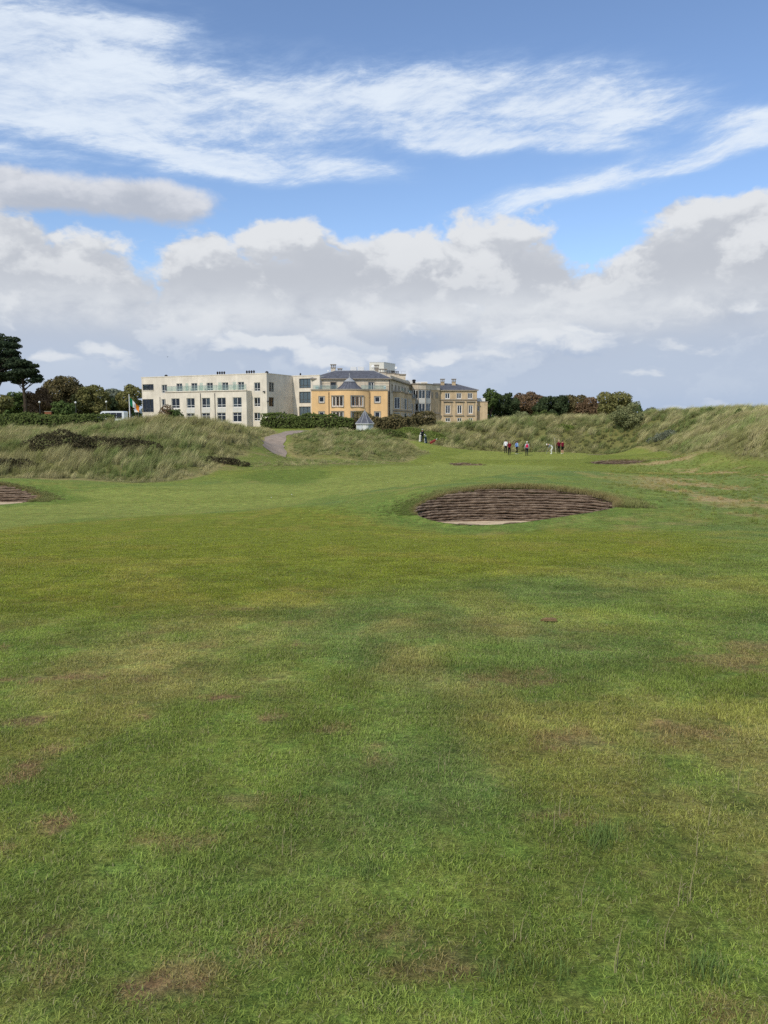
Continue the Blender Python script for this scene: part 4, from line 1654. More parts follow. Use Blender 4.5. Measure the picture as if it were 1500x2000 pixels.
    for i in range(n):
        a = 2 * math.pi * i / n
        m2 = MB().tube([(c[0] + r * math.cos(a), c[1] + r * math.sin(a), c[2] + z + .02) for r, z in ((cr, 0), (cr * .62, capz * .52), (rc, capz))], .05, 5)
        link_sub(m2, 'roof_rib', SLATE, cone)
    m2 = MB().lathe(c, [(rc * 1.12, capz - .03), (rc * .55, capz + (hz - capz) * .5), (.10, hz - .15), (.06, hz + .3), (.11, hz + .42), (.02, hz + .75)], 20)
    link_sub(m2, 'cone_cap', LEAD, cone)
    balustrade(F, .3, bx0 + 1.6, zp + .28, .75, -.35, root, 4)
    balustrade(F, bx1 - 1.6, F.L - .3, zp + .28, .75, -.35, root, 4)
    part('roof_box', WHITE, root, (F, .75, 1.35, zp + .28, zp + .95, -1.3, -.7))
    part('roof_box', WHITE, root, (F, F.L - .75, F.L - .3, zp + .28, zp + .95, -1.3, -.8))
    # set-back upper storey
    d2 = d + 2.2
    Fu = Facade((at(611, 745, d2).x, d2), (at(761.5, 745, d2).x, d2))
    ze = at(690, 741, d2).z
    hu = [rect(Fu, 646, 656.2, 746.5, 763), rect(Fu, 719.8, 730.2, 746, 763)]
    for h in range(2):
        hu[h] = (hu[h][0], hu[h][1], zp + .12, hu[h][3])
    mb = MB()
    wall_mesh(mb, Fu, 0, Fu.L, zp - .5, ze, hu)
    xr, xl = Fu.P(Fu.L, 0).x, Fu.P(0, 0).x
    part('corner_pier', STONE, root, (Facade((Rr.x + .003, d2 + .02), (xr, d2 + .02)), 0, xr - Rr.x, GZ, zp - .502, -.5, 0))
    K = Facade((xl, d2 + 12), (xl, d2))
    wall_mesh(mb, K, 0, K.L, zp - .5, ze)
    mb.build('upper_wall', STONE, root)
    for h in hu:
        window(Fu, h, root, 2 if h is hu[1] else 1, fm=DGREY if h is hu[0] else WHITE, bar=.1, curtain=.8, name='terrace_door')
        part('door_surround', TRIM, root, (Fu, h[0] - .15, h[0] - .003, h[2], h[3] + .15, .003, .06), (Fu, h[1] + .003, h[1] + .15, h[2], h[3] + .15, .003, .06), (Fu, h[0] - .003, h[1] + .003, h[3] + .003, h[3] + .15, .003, .06))
    part('eaves_cornice', TRIM, root, (Fu, -.45, Fu.L + .35, ze + .003, ze + .16, -.4, .45))
    for z_ in (ze - .75, ze - 1.35):
        part('string_course', STONE, root, (Fu, .02, hu[0][0] - .25, z_, z_ + .09, .003, .05), (Fu, hu[1][1] + .25, Fu.L - .02, z_, z_ + .09, .003, .05))
    # hipped slate roof
    e0, e1 = Fu.P(-.45, ze + .17, .45), Fu.P(Fu.L + .35, ze + .17, .45)
    b0, b1 = Vector((e0.x, d2 + 12, ze + .17)), Vector((e1.x, d2 + 12, ze + .17))
    r0, r1 = at(655.5, 724.3, d2 + 5), at(730, 724.3, d2 + 5)
    mb = MB()
    mb.quad(e0, e1, r1, r0)
    mb.quad(e1, b1, r1)
    mb.quad(b1, b0, r0, r1)
    mb.quad(b0, e0, r0)
    rf = mb.build('roof', SLATE, root)
    for p, q in ((e0, r0), (e1, r1), (r0, r1)):
        link_sub(MB().tube([p, q], .09, 6), 'ridge_tile', LEAD, rf)
    # rows of slates, each row stepping over the one below on the visible slope
    nrow = 14
    for i in range(1, nrow):
        t = i / nrow
        a, b = e0.lerp(r0, t), e1.lerp(r1, t)
        m2 = MB().hexa([a + Vector((0, -.05, -.01)), b + Vector((0, -.05, -.01)), b + Vector((0, .12, 0)), a + Vector((0, .12, 0)), a + Vector((0, -.04, .035)), b + Vector((0, -.04, .035)), b + Vector((0, .1, .1)), a + Vector((0, .1, .1))])
        link_sub(m2, 'slate_course', SLATE, rf)
    downpipe(F, 642.3, 766, 822, root)
    downpipe(F, 722.4, 766, 822, root)
    downpipe(Fu, 615.5, 743, 765, root)
    downpipe(Fu, 761.0, 742, 822, root, out=.12, r=.09)
    # stacks and plant on the roof
    cp = at(651, 727, d2 + 7)
    chimney((cp.x, cp.y, cp.z - 1.2), .86, .8, 2.0, root)
    cp = at(664, 727, d2 + 10)
    chimney((cp.x, cp.y, cp.z - 1.0), .75, .8, 1.0, root)
    cp = at(735.8, 729, d2 + 7)
    chimney((cp.x, cp.y, cp.z - 1.4), .72, .8, 2.3, root, m=TRIM)
    for px in (690.5, 705):
        a = at(px, 722, d2 + 11)
        MB().box(a.x - .62, a.x + .62, a.y - .8, a.y + .8, a.z - .2, a.z + .55).build('roof_unit', WHITE, root)
        MB().box(a.x - .58, a.x + .58, a.y - .78, a.y + .78, a.z - 1.5, a.z - .204).build('roof_unit_base', BLACKM, root)
    dish(at(641, 724.5, d2 + 5), .16, root)
    dish(at(728, 715.5, d2 + 12), .30, root)
    # side facing the gardens: tall wall with shallow bays running back
    Bq = at(800, 780, 170)
    E_ = Facade((xr, d2), (Bq.x, 170))
    return root, E_, ze, zp


yb_root, EAST, y_eaves, y_par = yellow_block()


# ------------------------------------------------------------------ long garden front running back
def garden_front():
    F = EAST
    root = empty('garden_building', (*F.P(F.L / 2, 0).xy, GZ))
    tag(root, 'weathered stone hotel front with stacked bay windows receding behind the yellow block', 'building', 'blocks of the seaside hotel')
    z1 = y_eaves
    mb = MB()
    wh = []
    for u in np.linspace(2.2, F.L - 2.5, 6):
        wh.append((u - .55, u + .55, z1 - 2.6, z1 - .8))
    wall_mesh(mb, F, .02, F.L, GZ, z1, wh)
    mb.build('wall', STONE, root)
    for h in wh:
        window(F, h, root, 2, fm=WHITE, bar=.09, curtain=.4)
        part('window_surround', TRIM, root, (F, h[0] - .15, h[0] - .003, h[2], h[3], .003, .06), (F, h[1] + .003, h[1] + .15, h[2], h[3], .003, .06))
    part('cornice', TRIM, root, (F, .0, F.L + .3, z1 + .003, z1 + .25, -.2, .5))
    part('parapet', STONE, root, (F, .0, F.L, z1 + .254, z1 + .8, -.2, .1))
    for u0, u1, zz in ((3.5, 9.5, 6.0), (12.0, 19.0, 6.0), (20.5, 25.5, 5.2)):
        if u1 > F.L - .4:
            u1 = F.L - .4
        pr = 1.5
        c = .9
        pts = [F.P(u0, 0), F.P(u0 + c, 0, pr), F.P(u1 - c, 0, pr), F.P(u1, 0)]
        mb = MB()
        fl = [Facade(pts[i].xy, pts[i + 1].xy) for i in range(3)]
        hs_all = []
        for f in fl:
            hs = []
            for zb, zt in ((zz - 3.3, zz - 1.0), (zz - 6.3, zz - 4.0)):
                n = 1 if f.L < 2.5 else 3
                for k in range(n):
                    a, b = f.L * (k + .16) / n, f.L * (k + .84) / n
                    hs.append((a, b, max(zb, GZ + .3), zt))
            hs_all.append(hs)
            wall_mesh(mb, f, 0, f.L, GZ, zz, hs, reveal=.2)
        mb.build('bay_wall', TAN, root)
        for f, hs in zip(fl, hs_all):
            for h in hs:
                window(f, h, root, 2, fm=WHITE, bar=.1, recess=.12, curtain=.5)
            part('bay_cornice', TRIM, root, (f, -.05, f.L + .05, zz + .003, zz + .3, -.1, .22), (f, -.03, f.L + .03, zz - 3.75, zz - 3.55, .003, .15))
        MB().quad(*[(p.x, p.y, zz + .2) for p in pts]).build('bay_roof', LEAD, root)
        balustrade(fl[1], .2, fl[1].L - .2, zz + .3, .6, -.1, root, 3)
    # roof and the stacks above it
    a, b = F.P(0, z1 + .3), F.P(F.L, z1 + .3)
    off = -F.n * 9
    MB().quad(a, b, b + off, a + off).build('roof', ROOFM, root)
    for i, (px, py, dd, w, h) in enumerate(((748, 731, 152, 1.3, 1.6), (762, 733, 156, 1.8, 1.8), (772, 734, 158, 1.7, 2.0))):
        p = at(px, py, dd)
        chimney((p.x, p.y, z1 + .1), w, .8, p.z - z1 + .2, root, pot=i == 0)
        for k in range(4 if i else 0):
            q = Vector((p.x - w * .35 + k * w * .23, p.y, p.z + .3))
            MB().lathe(q, [(.13, 0), (.1, .5), (.15, .55), (.12, .7), (.001, .7)], 8).build('chimney_pot', BLACKM, root)
    dish(at(773.5, 718.5, 158), .26, root)
    # stepped flat-roofed attic pieces to the right of the stacks
    for x0, x1, y0, y1, dd, m in ((778, 792, 733, 762, 166, STONE), (779, 811, 742.5, 762, 172, WHITE), (792, 835, 745.5, 762, 176, WHITE), (823, 834, 747, 762, 175.0, STONE)):
        p, q = at(x0, y0, dd), at(x1, y1, dd)
        MB().box(p.x, q.x, dd, dd + 5, q.z, p.z).build('attic_block', m, root)
    p = at(778, 732.3, 166)
    q = at(792.4, 734, 166)
    MB().box(p.x - .15, q.x + .1, 165.8, 171.2, q.z + .2, q.z + .4).build('attic_coping', TRIM, root)
    # rail on the attic
    a, b = at(784, 725, 168), at(791, 725, 168)
    MB().tube([(a.x, 168, a.z - 1.0), (a.x, 168, a.z), (b.x, 168, b.z), (b.x, 168, b.z - 1.0)], .03, 5).build('roof_rail', LEAD, root)


garden_front()


# ------------------------------------------------------------------ stair tower
def stair_tower():
    d = 168.0
    a, b = at(721.5, 708, d), at(749.8, 708, d)
    c = at(772, 710, d + 5)
    root = empty('stair_tower', ((a.x + b.x) / 2, d, 8.0))
    tag(root, 'plain white box-shaped stair tower rising above the slate roof', 'tower')
    z0, z1 = 6.0, a.z
    mb = MB()
    Fs = [Facade((a.x, d), (b.x, d)), Facade((b.x, d), (c.x, d + 5.0)), Facade((c.x, d + 5.0), (c.x - (b.x - a.x), d + 5.0)), Facade((a.x, d + 5.0), (a.x, d))]
    for f in Fs:
        wall_mesh(mb, f, 0, f.L, z0, z1)
    mb.build('wall', mat('tower_render', srgb(230, 226, 210), .85, .2, var=.08, scale=.8), root)
    MB().quad((a.x, d, z1 - .1), (b.x, d, z1 - .1), (c.x, d + 5, z1 - .1), (a.x, d + 5, z1 - .1)).build('roof', ROOFM, root)
    part('coping', WHITE, root, (Fs[0], -.05, Fs[0].L + .02, z1 + .003, z1 + .12, -.2, .05), (Fs[1], .03, Fs[1].L, z1 + .003, z1 + .12, -.2, .05))
    part('louvre', LEAD, root, (Fs[0], 1.0, 1.9, z1 - 1.6, z1 - 1.0, .003, .05))


stair_tower()


# ------------------------------------------------------------------ bowed glass link and the stone end block
def end_block():
    d = 175.0
    a, b = at(857, 780, d), at(931.6, 780, d)
    F = Facade((a.x, d), (b.x, d))
    ze = at(900, 763.5, d).z
    root = empty('end_block', ((a.x + b.x) / 2, d, GZ))
    tag(root, 'tan stone two-storey hotel end block with hipped slate roof and twin chimneys', 'building', 'blocks of the seaside hotel')
    up = [rect(F, x0, x1, 767.5, 779) for x0, x1 in ((869, 878.8), (891.7, 901.2), (913.4, 922.8))]
    lo = [rect(F, x0, x1, 791.4, 808) for x0, x1 in ((870, 879.6), (893, 902), (915.2, 923.4))]
    ba = [rect(F, x0, x1, 816, 824) for x0, x1 in ((870, 879.6), (893, 902), (915.2, 923.4))]
    mb = MB()
    wall_mesh(mb, F, 0, F.L, GZ, ze, up + lo + ba)
    K = Facade((b.x, d), (b.x, d + 12))
    wall_mesh(mb, K, 0, K.L, GZ, ze)
    K2 = Facade((a.x, d + 12), (a.x, d))
    wall_mesh(mb, K2, 0, K2.L, GZ, ze)
    mb.build('wall', TAN, root)
    for h in up + lo + ba:
        window(F, h, root, 2, fm=WHITE, bar=.13, recess=.16, curtain=.6)
    for h in lo:
        q = .38
        part('window_surround', TRIM, root, (F, h[0] - q, h[0] - q + .12, h[2] - .3, h[3] + .75, .003, .06), (F, h[1] + q - .12, h[1] + q, h[2] - .3, h[3] + .75, .003, .06), (F, h[0] - q + .003 + .12, h[1] + q - .123, h[3] + .58, h[3] + .75, .003, .06))
        part('hood', TRIM, root, (F, h[0] - q - .15, h[1] + q + .15, h[3] + .753, h[3] + .95, .003, .3))
        part('sill', TRIM, root, (F, h[0] - q - .1, h[1] + q + .1, h[2] - .5, h[2] - .303, .003, .25))
    for h in up:
        part('sill', TRIM, root, (F, h[0] - .1, h[1] + .1, h[2] - .15, h[2] - .003, .003, .12))
    zs = at(900, 780.5, d).z
    part('string_course', TRIM, root, (F, -.02, F.L + .15, zs - .12, zs + .1, .003, .18))
    part('eaves_cornice', TRIM, root, (F, -.2, F.L + .3, ze + .003, ze + .22, -.2, .35))
    e0, e1 = F.P(-1.6, ze + .23, .35), F.P(F.L + .3, ze + .23, .35)
    b0, b1 = Vector((e0.x, d + 12, ze + .23)), Vector((e1.x, d + 12, ze + .23))
    r0, r1 = at(846, 749.0, d + 5), at(889, 749.8, d + 5)
    mb = MB()
    mb.quad(e0, e1, r1, r0)
    mb.quad(e1, b1, r1)
    mb.quad(b1, b0, r0, r1)
    mb.quad(b0, e0, r0)
    rf = mb.build('roof', SLATE, root)
    for p, q in ((e1, r1), (r0, r1)):
        link_sub(MB().tube([p, q], .09, 6), 'ridge_tile', LEAD, rf)
    for i in range(1, 12):
        t = i / 12
        p, q = e0.lerp(r0, t), e1.lerp(r1, t)
        m2 = MB().hexa([p + Vector((0, -.05, -.01)), q + Vector((0, -.05, -.01)), q + Vector((0, .12, 0)), p + Vector((0, .12, 0)), p + Vector((0, -.04, .035)), q + Vector((0, -.04, .035)), q + Vector((0, .1, .1)), p + Vector((0, .1, .1))])
        link_sub(m2, 'slate_course', SLATE, rf)
    for px in (864.2, 886.2):
        p = at(px, 751, d + 4)
        chimney((p.x, p.y, p.z - .8), .85, .8, 1.35, root, m=TAN)
    downpipe(F, 855.8, 764, 822, root, r=.11)
    # low flat annexe at the end
    d3 = d + 1.5
    g0, g1 = at(931.8, 790, d3), at(952.4, 790, d3)
    G = Facade((g0.x, d3), (g1.x, d3))
    za = at(940, 785, d3).z
    hw = rect(G, 932.8, 936.2, 793, 803)
    mb = MB()
    wall_mesh(mb, G, 0, G.L, GZ, za, [hw])
    K = Facade((g1.x, d3), (g1.x, d3 + 8))
    wall_mesh(mb, K, 0, K.L, GZ, za)
    mb.build('annexe_wall', TAN, root)
    MB().quad((g0.x, d3, za - .02), (g1.x, d3, za - .02), (g1.x, d3 + 8, za - .02), (g0.x, d3 + 8, za - .02)).build('annexe_roof', ROOFM, root)
    window(G, hw, root, 1, fm=WHITE, bar=.1)
    part('annexe_coping', TRIM, root, (G, -.0, G.L + .1, za + .003, za + .15, -.2, .12))
    p0, p1 = at(932, 777.5, d3 + 3), at(947.5, 785, d3 + 3)
    MB().box(p0.x, p1.x, d3 + 3, d3 + 6, p1.z - .2, p0.z).build('roof_room', WHITE, root)


def glass_link():
    root = empty('glass_link', (8, 172, GZ))
    tag(root, 'bowed glazed link with white mullions joining the stone hotel fronts', 'building', 'blocks of the seaside hotel')
    xs = [(800.5, 171.0), (806, 169.6), (816.5, 169.0), (830.5, 169.6), (840.5, 171.2), (846, 173.0), (857.5, 174.4)]
    pts = [(wx(px, d) * 1.003, d) for px, d in xs]
    zt = at(820, 760.5, 169).z
    zpar = at(820, 750.5, 169).z
    w, pan = MB(), []
    par = MB()
    for i in range(len(pts) - 1):
        f = Facade(pts[i], pts[i + 1])
        if i < 4:
            h1_, h2_ = (.06, f.L - .06, at(820, 778.8, 169).z, zt - .1), (.06, f.L - .06, at(820, 803.5, 169).z, at(820, 787.5, 169).z)
            wall_mesh(w, f, 0, f.L, GZ, zt, [h1_, h2_], reveal=.15)
            nn = 1 if f.L < 1.2 else 2
            window(f, h1_, root, nn, fm=WHITE, bar=.11, recess=.08, curtain=.7)
            window(f, h2_, root, nn, fm=WHITE, bar=.11, recess=.08, curtain=.3)
            part('spandrel_panel', PALE, root, (f, .1, f.L - .1, h2_[3] + .06, h1_[2] - .06, .003, .05))
            part('mullion', TRIM, root, (f, f.L - .09, f.L + .07, h2_[2] - .2, zt, .004, .12))
        else:
            wall_mesh(w, f, 0, f.L, GZ, zt, [])
            hh = (f.L * .3, f.L * .75, at(845, 778, 173).z, at(845, 766, 173).z)
            part('blind_window', TRIM, root, (f, *hh, .003, .05))
        par.fbox(f, -.02, f.L + .02, zt + .003, zpar, -.2, .12)
        part('cornice', TRIM, root, (f, -.05, f.L + .05, zpar + .003, zpar + .2, -.2, .3), (f, -.03, f.L + .03, at(820, 807, 169).z - .1, at(820, 805, 169).z, .003, .25))
    w.build('wall', TAN, root)
    par.build('parapet', STONE, root)
    MB().quad(*[(x, y, zpar - .05) for x, y in pts], (pts[-1][0], 180, zpar - .05), (pts[0][0], 180, zpar - .05)).build('roof', ROOFM, root)
    # shrubs in tubs show as dark tops on the roof terrace
    for px, py in ((808.5, 747.5),):
        p = at(px, py, 171)
        MB().lathe((p.x, p.y, zpar - .05), [(.3, 0), (.35, .9), (.5, 1.0), (.3, 1.2), (.001, 1.25)], 10).build('roof_vent', BLACKM, root)


end_block()
glass_link()

# ------------------------------------------------------------------ trees and shrubs
def leaf_material(name, dark, light, transl=0.2):
    m = bpy.data.materials.new(name)
    m.use_nodes = True
    nt = m.node_tree
    nt.nodes.clear()
    out = nt.nodes.new('ShaderNodeOutputMaterial')
    a = nt.nodes.new('ShaderNodeAttribute')
    a.attribute_name = 'leaf'
    f = X(nt, a.outputs['Fac'])
    g = nt.nodes.new('ShaderNodeNewGeometry')
    n = noise(nt, g.outputs['Position'], 0.9, 3, 0.6)
    c = mixc(nt, (f * 0.65 + n * 0.7 - 0.17).max(0.0).min(1.0), dark, light)
    d, t = nt.nodes.new('ShaderNodeBsdfDiffuse'), nt.nodes.new('ShaderNodeBsdfTranslucent')
    nt.links.new(c, d.inputs['Color'])
    nt.links.new(c, t.inputs['Color'])
    mx = nt.nodes.new('ShaderNodeMixShader')
    mx.inputs[0].default_value = transl
    nt.links.new(d.outputs[0], mx.inputs[1])
    nt.links.new(t.outputs[0], mx.inputs[2])
    nt.links.new(mx.outputs[0], out.inputs['Surface'])
    return m


LEAF = {
    'cypress': leaf_material('cypress_needle', (0.022, 0.036, 0.022), (0.075, 0.098, 0.049), .1),
    'russet': leaf_material('russet_leaf', (0.094, 0.068, 0.042), (0.282, 0.185, 0.104)),
    'brown': leaf_material('brown_leaf', (0.060, 0.064, 0.030), (0.235, 0.185, 0.085)),
    'olive': leaf_material('olive_leaf', (0.075, 0.091, 0.030), (0.311, 0.282, 0.109)),
    'green': leaf_material('green_leaf', (0.038, 0.064, 0.022), (0.160, 0.217, 0.068)),
    'dark': leaf_material('holm_leaf', (0.022, 0.038, 0.018), (0.098, 0.125, 0.056)),
    'grey': leaf_material('willow_leaf', (0.094, 0.113, 0.075), (0.282, 0.302, 0.208)),
    'fresh': leaf_material('bramble_leaf', (0.075, 0.113, 0.026), (0.282, 0.348, 0.085)),
    'thorn': leaf_material('thicket_leaf', (0.040, 0.036, 0.020), (0.105, 0.092, 0.050)),
    'hedge': leaf_material('hedge_leaf', (0.042, 0.064, 0.018), (0.170, 0.208, 0.064)),
    'pale': leaf_material('sea_shrub_leaf', (0.104, 0.125, 0.047), (0.377, 0.386, 0.189)),
}
BARK = mat('bark', (0.075, 0.058, 0.042), .95, .1, var=.4, scale=3, bump=.8, bscale=8)


def leaves_mesh(cent, nrm, size, rs, cv):
    """leaf-sized quads at points, tipped roughly along the normals"""
    n = len(cent)
    d = nrm + rs.normal(0, 0.65, (n, 3))
    d /= np.linalg.norm(d, axis=1, keepdims=True) + 1e-9
    a = np.cross(d, rs.normal(0, 1, (n, 3)))
    a /= np.linalg.norm(a, axis=1, keepdims=True) + 1e-9
    b = np.cross(d, a)
    s = (size * rs.uniform(0.55, 1.25, n))[:, None]
    v = np.stack([cent - a * s, cent - b * s * .55, cent + a * s, cent + b * s * .55], 1).reshape(-1, 3)
    me = np_mesh('leaves', v, np.arange(4 * n).reshape(n, 4))
    at_ = me.attributes.new('leaf', 'FLOAT', 'POINT')
    at_.data.foreach_set('value', np.repeat(cv, 4).astype(np.float32))
    return me


def blob_leaves(blobs, per_m2, rs, fill=0.25):
    """points over a set of ellipsoids (c, r); points sunk in other ellipsoids are dropped"""
    C, N, V = [], [], []
    for i, (c, r) in enumerate(blobs):
        c, r = np.array(c, float), np.array(r, float)
        n = max(30, int(per_m2 * 4 * math.pi * (np.prod(r) ** (2 / 3))))
        d = rs.normal(0, 1, (n, 3))
        d /= np.linalg.norm(d, axis=1, keepdims=True)
        k = 1.0 - np.abs(rs.normal(0, fill, n)) + rs.uniform(0, .12, n)
        p = c + d * r * k[:, None]
        keep = np.ones(n, bool)
        for j, (c2, r2) in enumerate(blobs):
            if j != i:
                keep &= (((p - np.array(c2)) / np.array(r2)) ** 2).sum(1) > 0.62
        C.append(p[keep])
        nn = d / r
        N.append((nn / np.linalg.norm(nn, axis=1, keepdims=True))[keep])
        V.append((rs.uniform(0, 1, n) * .75 + rs.uniform(0, .25))[keep])
    return np.concatenate(C), np.concatenate(N), np.concatenate(V)


def envelope_blobs(c, r, n, rs, size=(0.20, 0.44), flat=0.8):
    """lumps spread through an ellipsoidal envelope so its outline is uneven"""
    out = []
    c, r = np.array(c), np.array(r)
    for i in range(n):
        d = rs.normal(0, 1, 3)
        d /= np.linalg.norm(d)
        d[2] = abs(d[2]) * 1.0 - 0.15 if rs.uniform() < .6 else d[2]
        k = rs.uniform(0.40, 0.88)
        s = rs.uniform(*size) * min(r[0], r[2])
        out.append((c + d * r * k, (s * rs.uniform(.9, 1.3), s * rs.uniform(.9, 1.3), s * flat)))
    return out


def tree(name, label, cat, x, y, gz, top, halfw, kind, seed, group=None, leaf=0.30, dens=9.0, trunk=0.25, lumps=16, crown_low=0.25, flat=0.8, depth=None):
    rs = np.random.default_rng(seed)
    root = empty(name, (x, y, gz))
    tag(root, label, cat, group)
    h = top - gz
    cz = gz + h * (crown_low + (1 - crown_low) * .5)
    rz = h * (1 - crown_low) * .5
    blobs = envelope_blobs((x, y, cz), (halfw, depth or halfw * .9, rz), lumps, rs, flat=flat)
    # crown lumps reach the stated height
    zmax = max(b[0][2] + b[1][2] for b in blobs)
    blobs = [(np.array((b[0][0], b[0][1], b[0][2] + (top - zmax) * max(0, (b[0][2] - gz) / h))), b[1]) for b in blobs]
    c, n, v = blob_leaves(blobs, dens, rs)
    me = leaves_mesh(c, n, np.full(len(c), leaf), rs, v)
    link('crown', me, LEAF[kind], root)
    mb = MB()
    base = Vector((x, y, gz - .2))
    fork = Vector((x + rs.uniform(-.2, .2), y, gz + h * max(crown_low, .15) * 1.0 + h * .08))
    mb.tube([base, base.lerp(fork, .5) + Vector((rs.uniform(-.15, .15), 0, 0)), fork], [trunk * 1.25, trunk, trunk * .8], 8)
    for b in blobs[:9]:
        e = Vector(b[0])
        mb.tube([fork, fork.lerp(e, .5) + Vector((0, 0, h * .03)), e], [trunk * .55, trunk * .36, trunk * .12], 6)
    mb.build('trunk', BARK, root)
    return root


def hedge(name, label, cat, pts, w, h, kind, seed, group=None, leaf=.22, dens=10.0, uneven=.25):
    """clipped or shaggy hedge along plan points, leaves over a solid twiggy core"""
    rs = np.random.default_rng(seed)
    P = [Vector((x, y, h1(x, y))) for x, y in pts]
    root = empty(name, P[len(P) // 2])
    tag(root, label, cat, group)
    C, N, V = [], [], []
    core = MB()
    for p, q in zip(P[:-1], P[1:]):
        L = (q - p).length
        t = (q - p).normalized()
        s = Vector((t.y, -t.x, 0)).normalized()
        n = int(L * (w + 2 * h) * dens)
        a = rs.uniform(0, L, n)
        pr = rs.uniform(-1, 1, n)
        up = rs.uniform(0, 1, n)
        hv = h * (1 + uneven * (fbm((p.x + t.x * a) / 1.7, (p.y + t.y * a) / 1.7, seed, 3) - .5) * 2)
        wv = w / 2 * (1 + uneven * .8 * (fbm((p.x + t.x * a) / 1.3 + 7, (p.y + t.y * a) / 1.3 + up * 2, seed + 3, 3) - .5) * 2)
        side = rs.integers(0, 3, n)
        off = np.where(side == 0, -wv, np.where(side == 1, wv, pr * wv))
        zz = np.where(side == 2, hv, up * hv)
        off = off * np.where(zz > hv * .8, .85, 1.0)
        c = np.stack([p.x + t.x * a + s.x * off, p.y + t.y * a + s.y * off, p.z + (q.z - p.z) * a / L + zz], -1) + rs.normal(0, .09, (n, 3))
        nn = np.stack([s.x * np.sign(off), s.y * np.sign(off), np.where(side == 2, 1.4, .4)], -1)
        C.append(c)
        N.append(nn)
        V.append(rs.uniform(0, 1, n))
        k = .38 * w
        core.hexa([p + s * k - t * .1, q + s * k + t * .1, q - s * k + t * .1, p - s * k - t * .1] + [v + Vector((0, 0, h * .78)) for v in (p + s * k * .8, q + s * k * .8, q - s * k * .8, p - s * k * .8)])
    c, n, v = np.concatenate(C), np.concatenate(N), np.concatenate(V)
    link('foliage', leaves_mesh(c, n, np.full(len(c), leaf), rs, v), LEAF[kind], root)
    core.build('branches', mat('twigs', (0.035, 0.036, 0.018), .95, .05, var=.4, scale=6), root)
    return root


def bush(name, label, cat, x, y, rx, ry, h, kind, seed, group=None, leaf=.2, dens=14.0, lumps=9, sink=.2):
    rs = np.random.default_rng(seed)
    gz = h1(x, y)
    root = empty(name, (x, y, gz))
    tag(root, label, cat, group)
    blobs = []
    for i in range(lumps):
        a, k = rs.uniform(0, 6.28), math.sqrt(rs.uniform(0, 1)) * .72
        bx, by = x + rx * k * math.cos(a), y + ry * k * math.sin(a)
        hh = h * (1 - k * k * .7) * rs.uniform(.75, 1.0)
        bz = h1(bx, by)
        blobs.append(((bx, by, bz + hh * .35), (max(rx * .34, hh * .4), max(ry * .34, hh * .4), hh * .65)))
    if h > 2.2:
        # tall shrub: many small lumps filling a flat-topped, windswept outline
        blobs = []
        for i in range(46):
            a, k = rs.uniform(0, 6.28), math.sqrt(rs.uniform(0, 1)) * .9
            bx, by = x + rx * k * math.cos(a), y + ry * k * math.sin(a)
            hh = h * (1 - max(0, k - .35) ** 2 * .8) * (0.88 + .12 * math.cos(a + .6))
            r_ = rs.uniform(.32, .62)
            blobs.append(((bx, by, gz + rs.uniform(.25, 1.0) * hh - r_ * .6), (r_ * 1.25, r_ * 1.1, r_)))
    c, n, v = blob_leaves(blobs, dens, rs, .15)
    keep = c[:, 2] > height0(c[:, 0], c[:, 1]) - .05
    c, n, v = c[keep], n[keep], v[keep]
    link('foliage', leaves_mesh(c, n, np.full(len(c), leaf), rs, v), LEAF[kind], root)
    mb = MB()
    for i in range(10):
        b = blobs[i % lumps][0]
        sx, sy = x + rs.uniform(-.2, .2) * rx, y + rs.uniform(-.2, .2) * ry
        mb.tube([(sx, sy, h1(sx, sy) - .1), Vector((sx, sy, gz)).lerp(Vector(b), .5), Vector(b)], [.05, .04, .015], 5)
    mb.build('branches', BARK, root)
    return root


def cypress(label, px_trunk, d, gz, plates, seed, trunk_top, r0=.45):
    """wind-shaped cypress: bare trunk, level plates of dark needles at the limb ends"""
    rs = np.random.default_rng(seed)
    x = wx(px_trunk, d)
    root = empty('cypress_tree', (x, d, gz))
    tag(root, label, 'tree', 'trees behind the clipped hedge')
    tt = at(px_trunk, trunk_top, d)
    mb = MB()
    spine = [Vector((x, d, gz - .2)), Vector((x + .2, d, gz + (tt.z - gz) * .4)), Vector((x - .1, d, gz + (tt.z - gz) * .75)), Vector((tt.x, d, tt.z))]
    mb.tube(spine, [r0, r0 * .8, r0 * .55, r0 * .2], 9)
    C, N, V = [], [], []
    for (px, py, hw, hh) in plates:
        p = at(px, py, d + rs.uniform(-2.0, 2.0))
        w, hgt = hw / FPX * d, hh / FPX * d
        bl = []
        for i in range(7):
            bl.append(((p.x + rs.uniform(-.6, .6) * w, p.y + rs.uniform(-1.2, 1.2), p.z + rs.uniform(-.25, .25) * hgt), (w * rs.uniform(.4, .65), rs.uniform(.9, 1.6), hgt * rs.uniform(.5, .8))))
        c, n, v = blob_leaves(bl, 20.0, rs, .3)
        C.append(c)
        N.append(n)
        V.append(v)
        k = min(max((p.z - gz) / (tt.z - gz) - .16, .15), .95)
        s = Vector((x, d, gz + (tt.z - gz) * k))
        mb.tube([s, s.lerp(p, .5) + Vector((0, 0, -.1)), p], [r0 * .36, r0 * .22, .04], 6)
    c, n, v = np.concatenate(C), np.concatenate(N), np.concatenate(V)
    link('crown', leaves_mesh(c, n, np.full(len(c), .27), rs, v), LEAF['cypress'], root)
    mb.build('trunk', BARK, root)


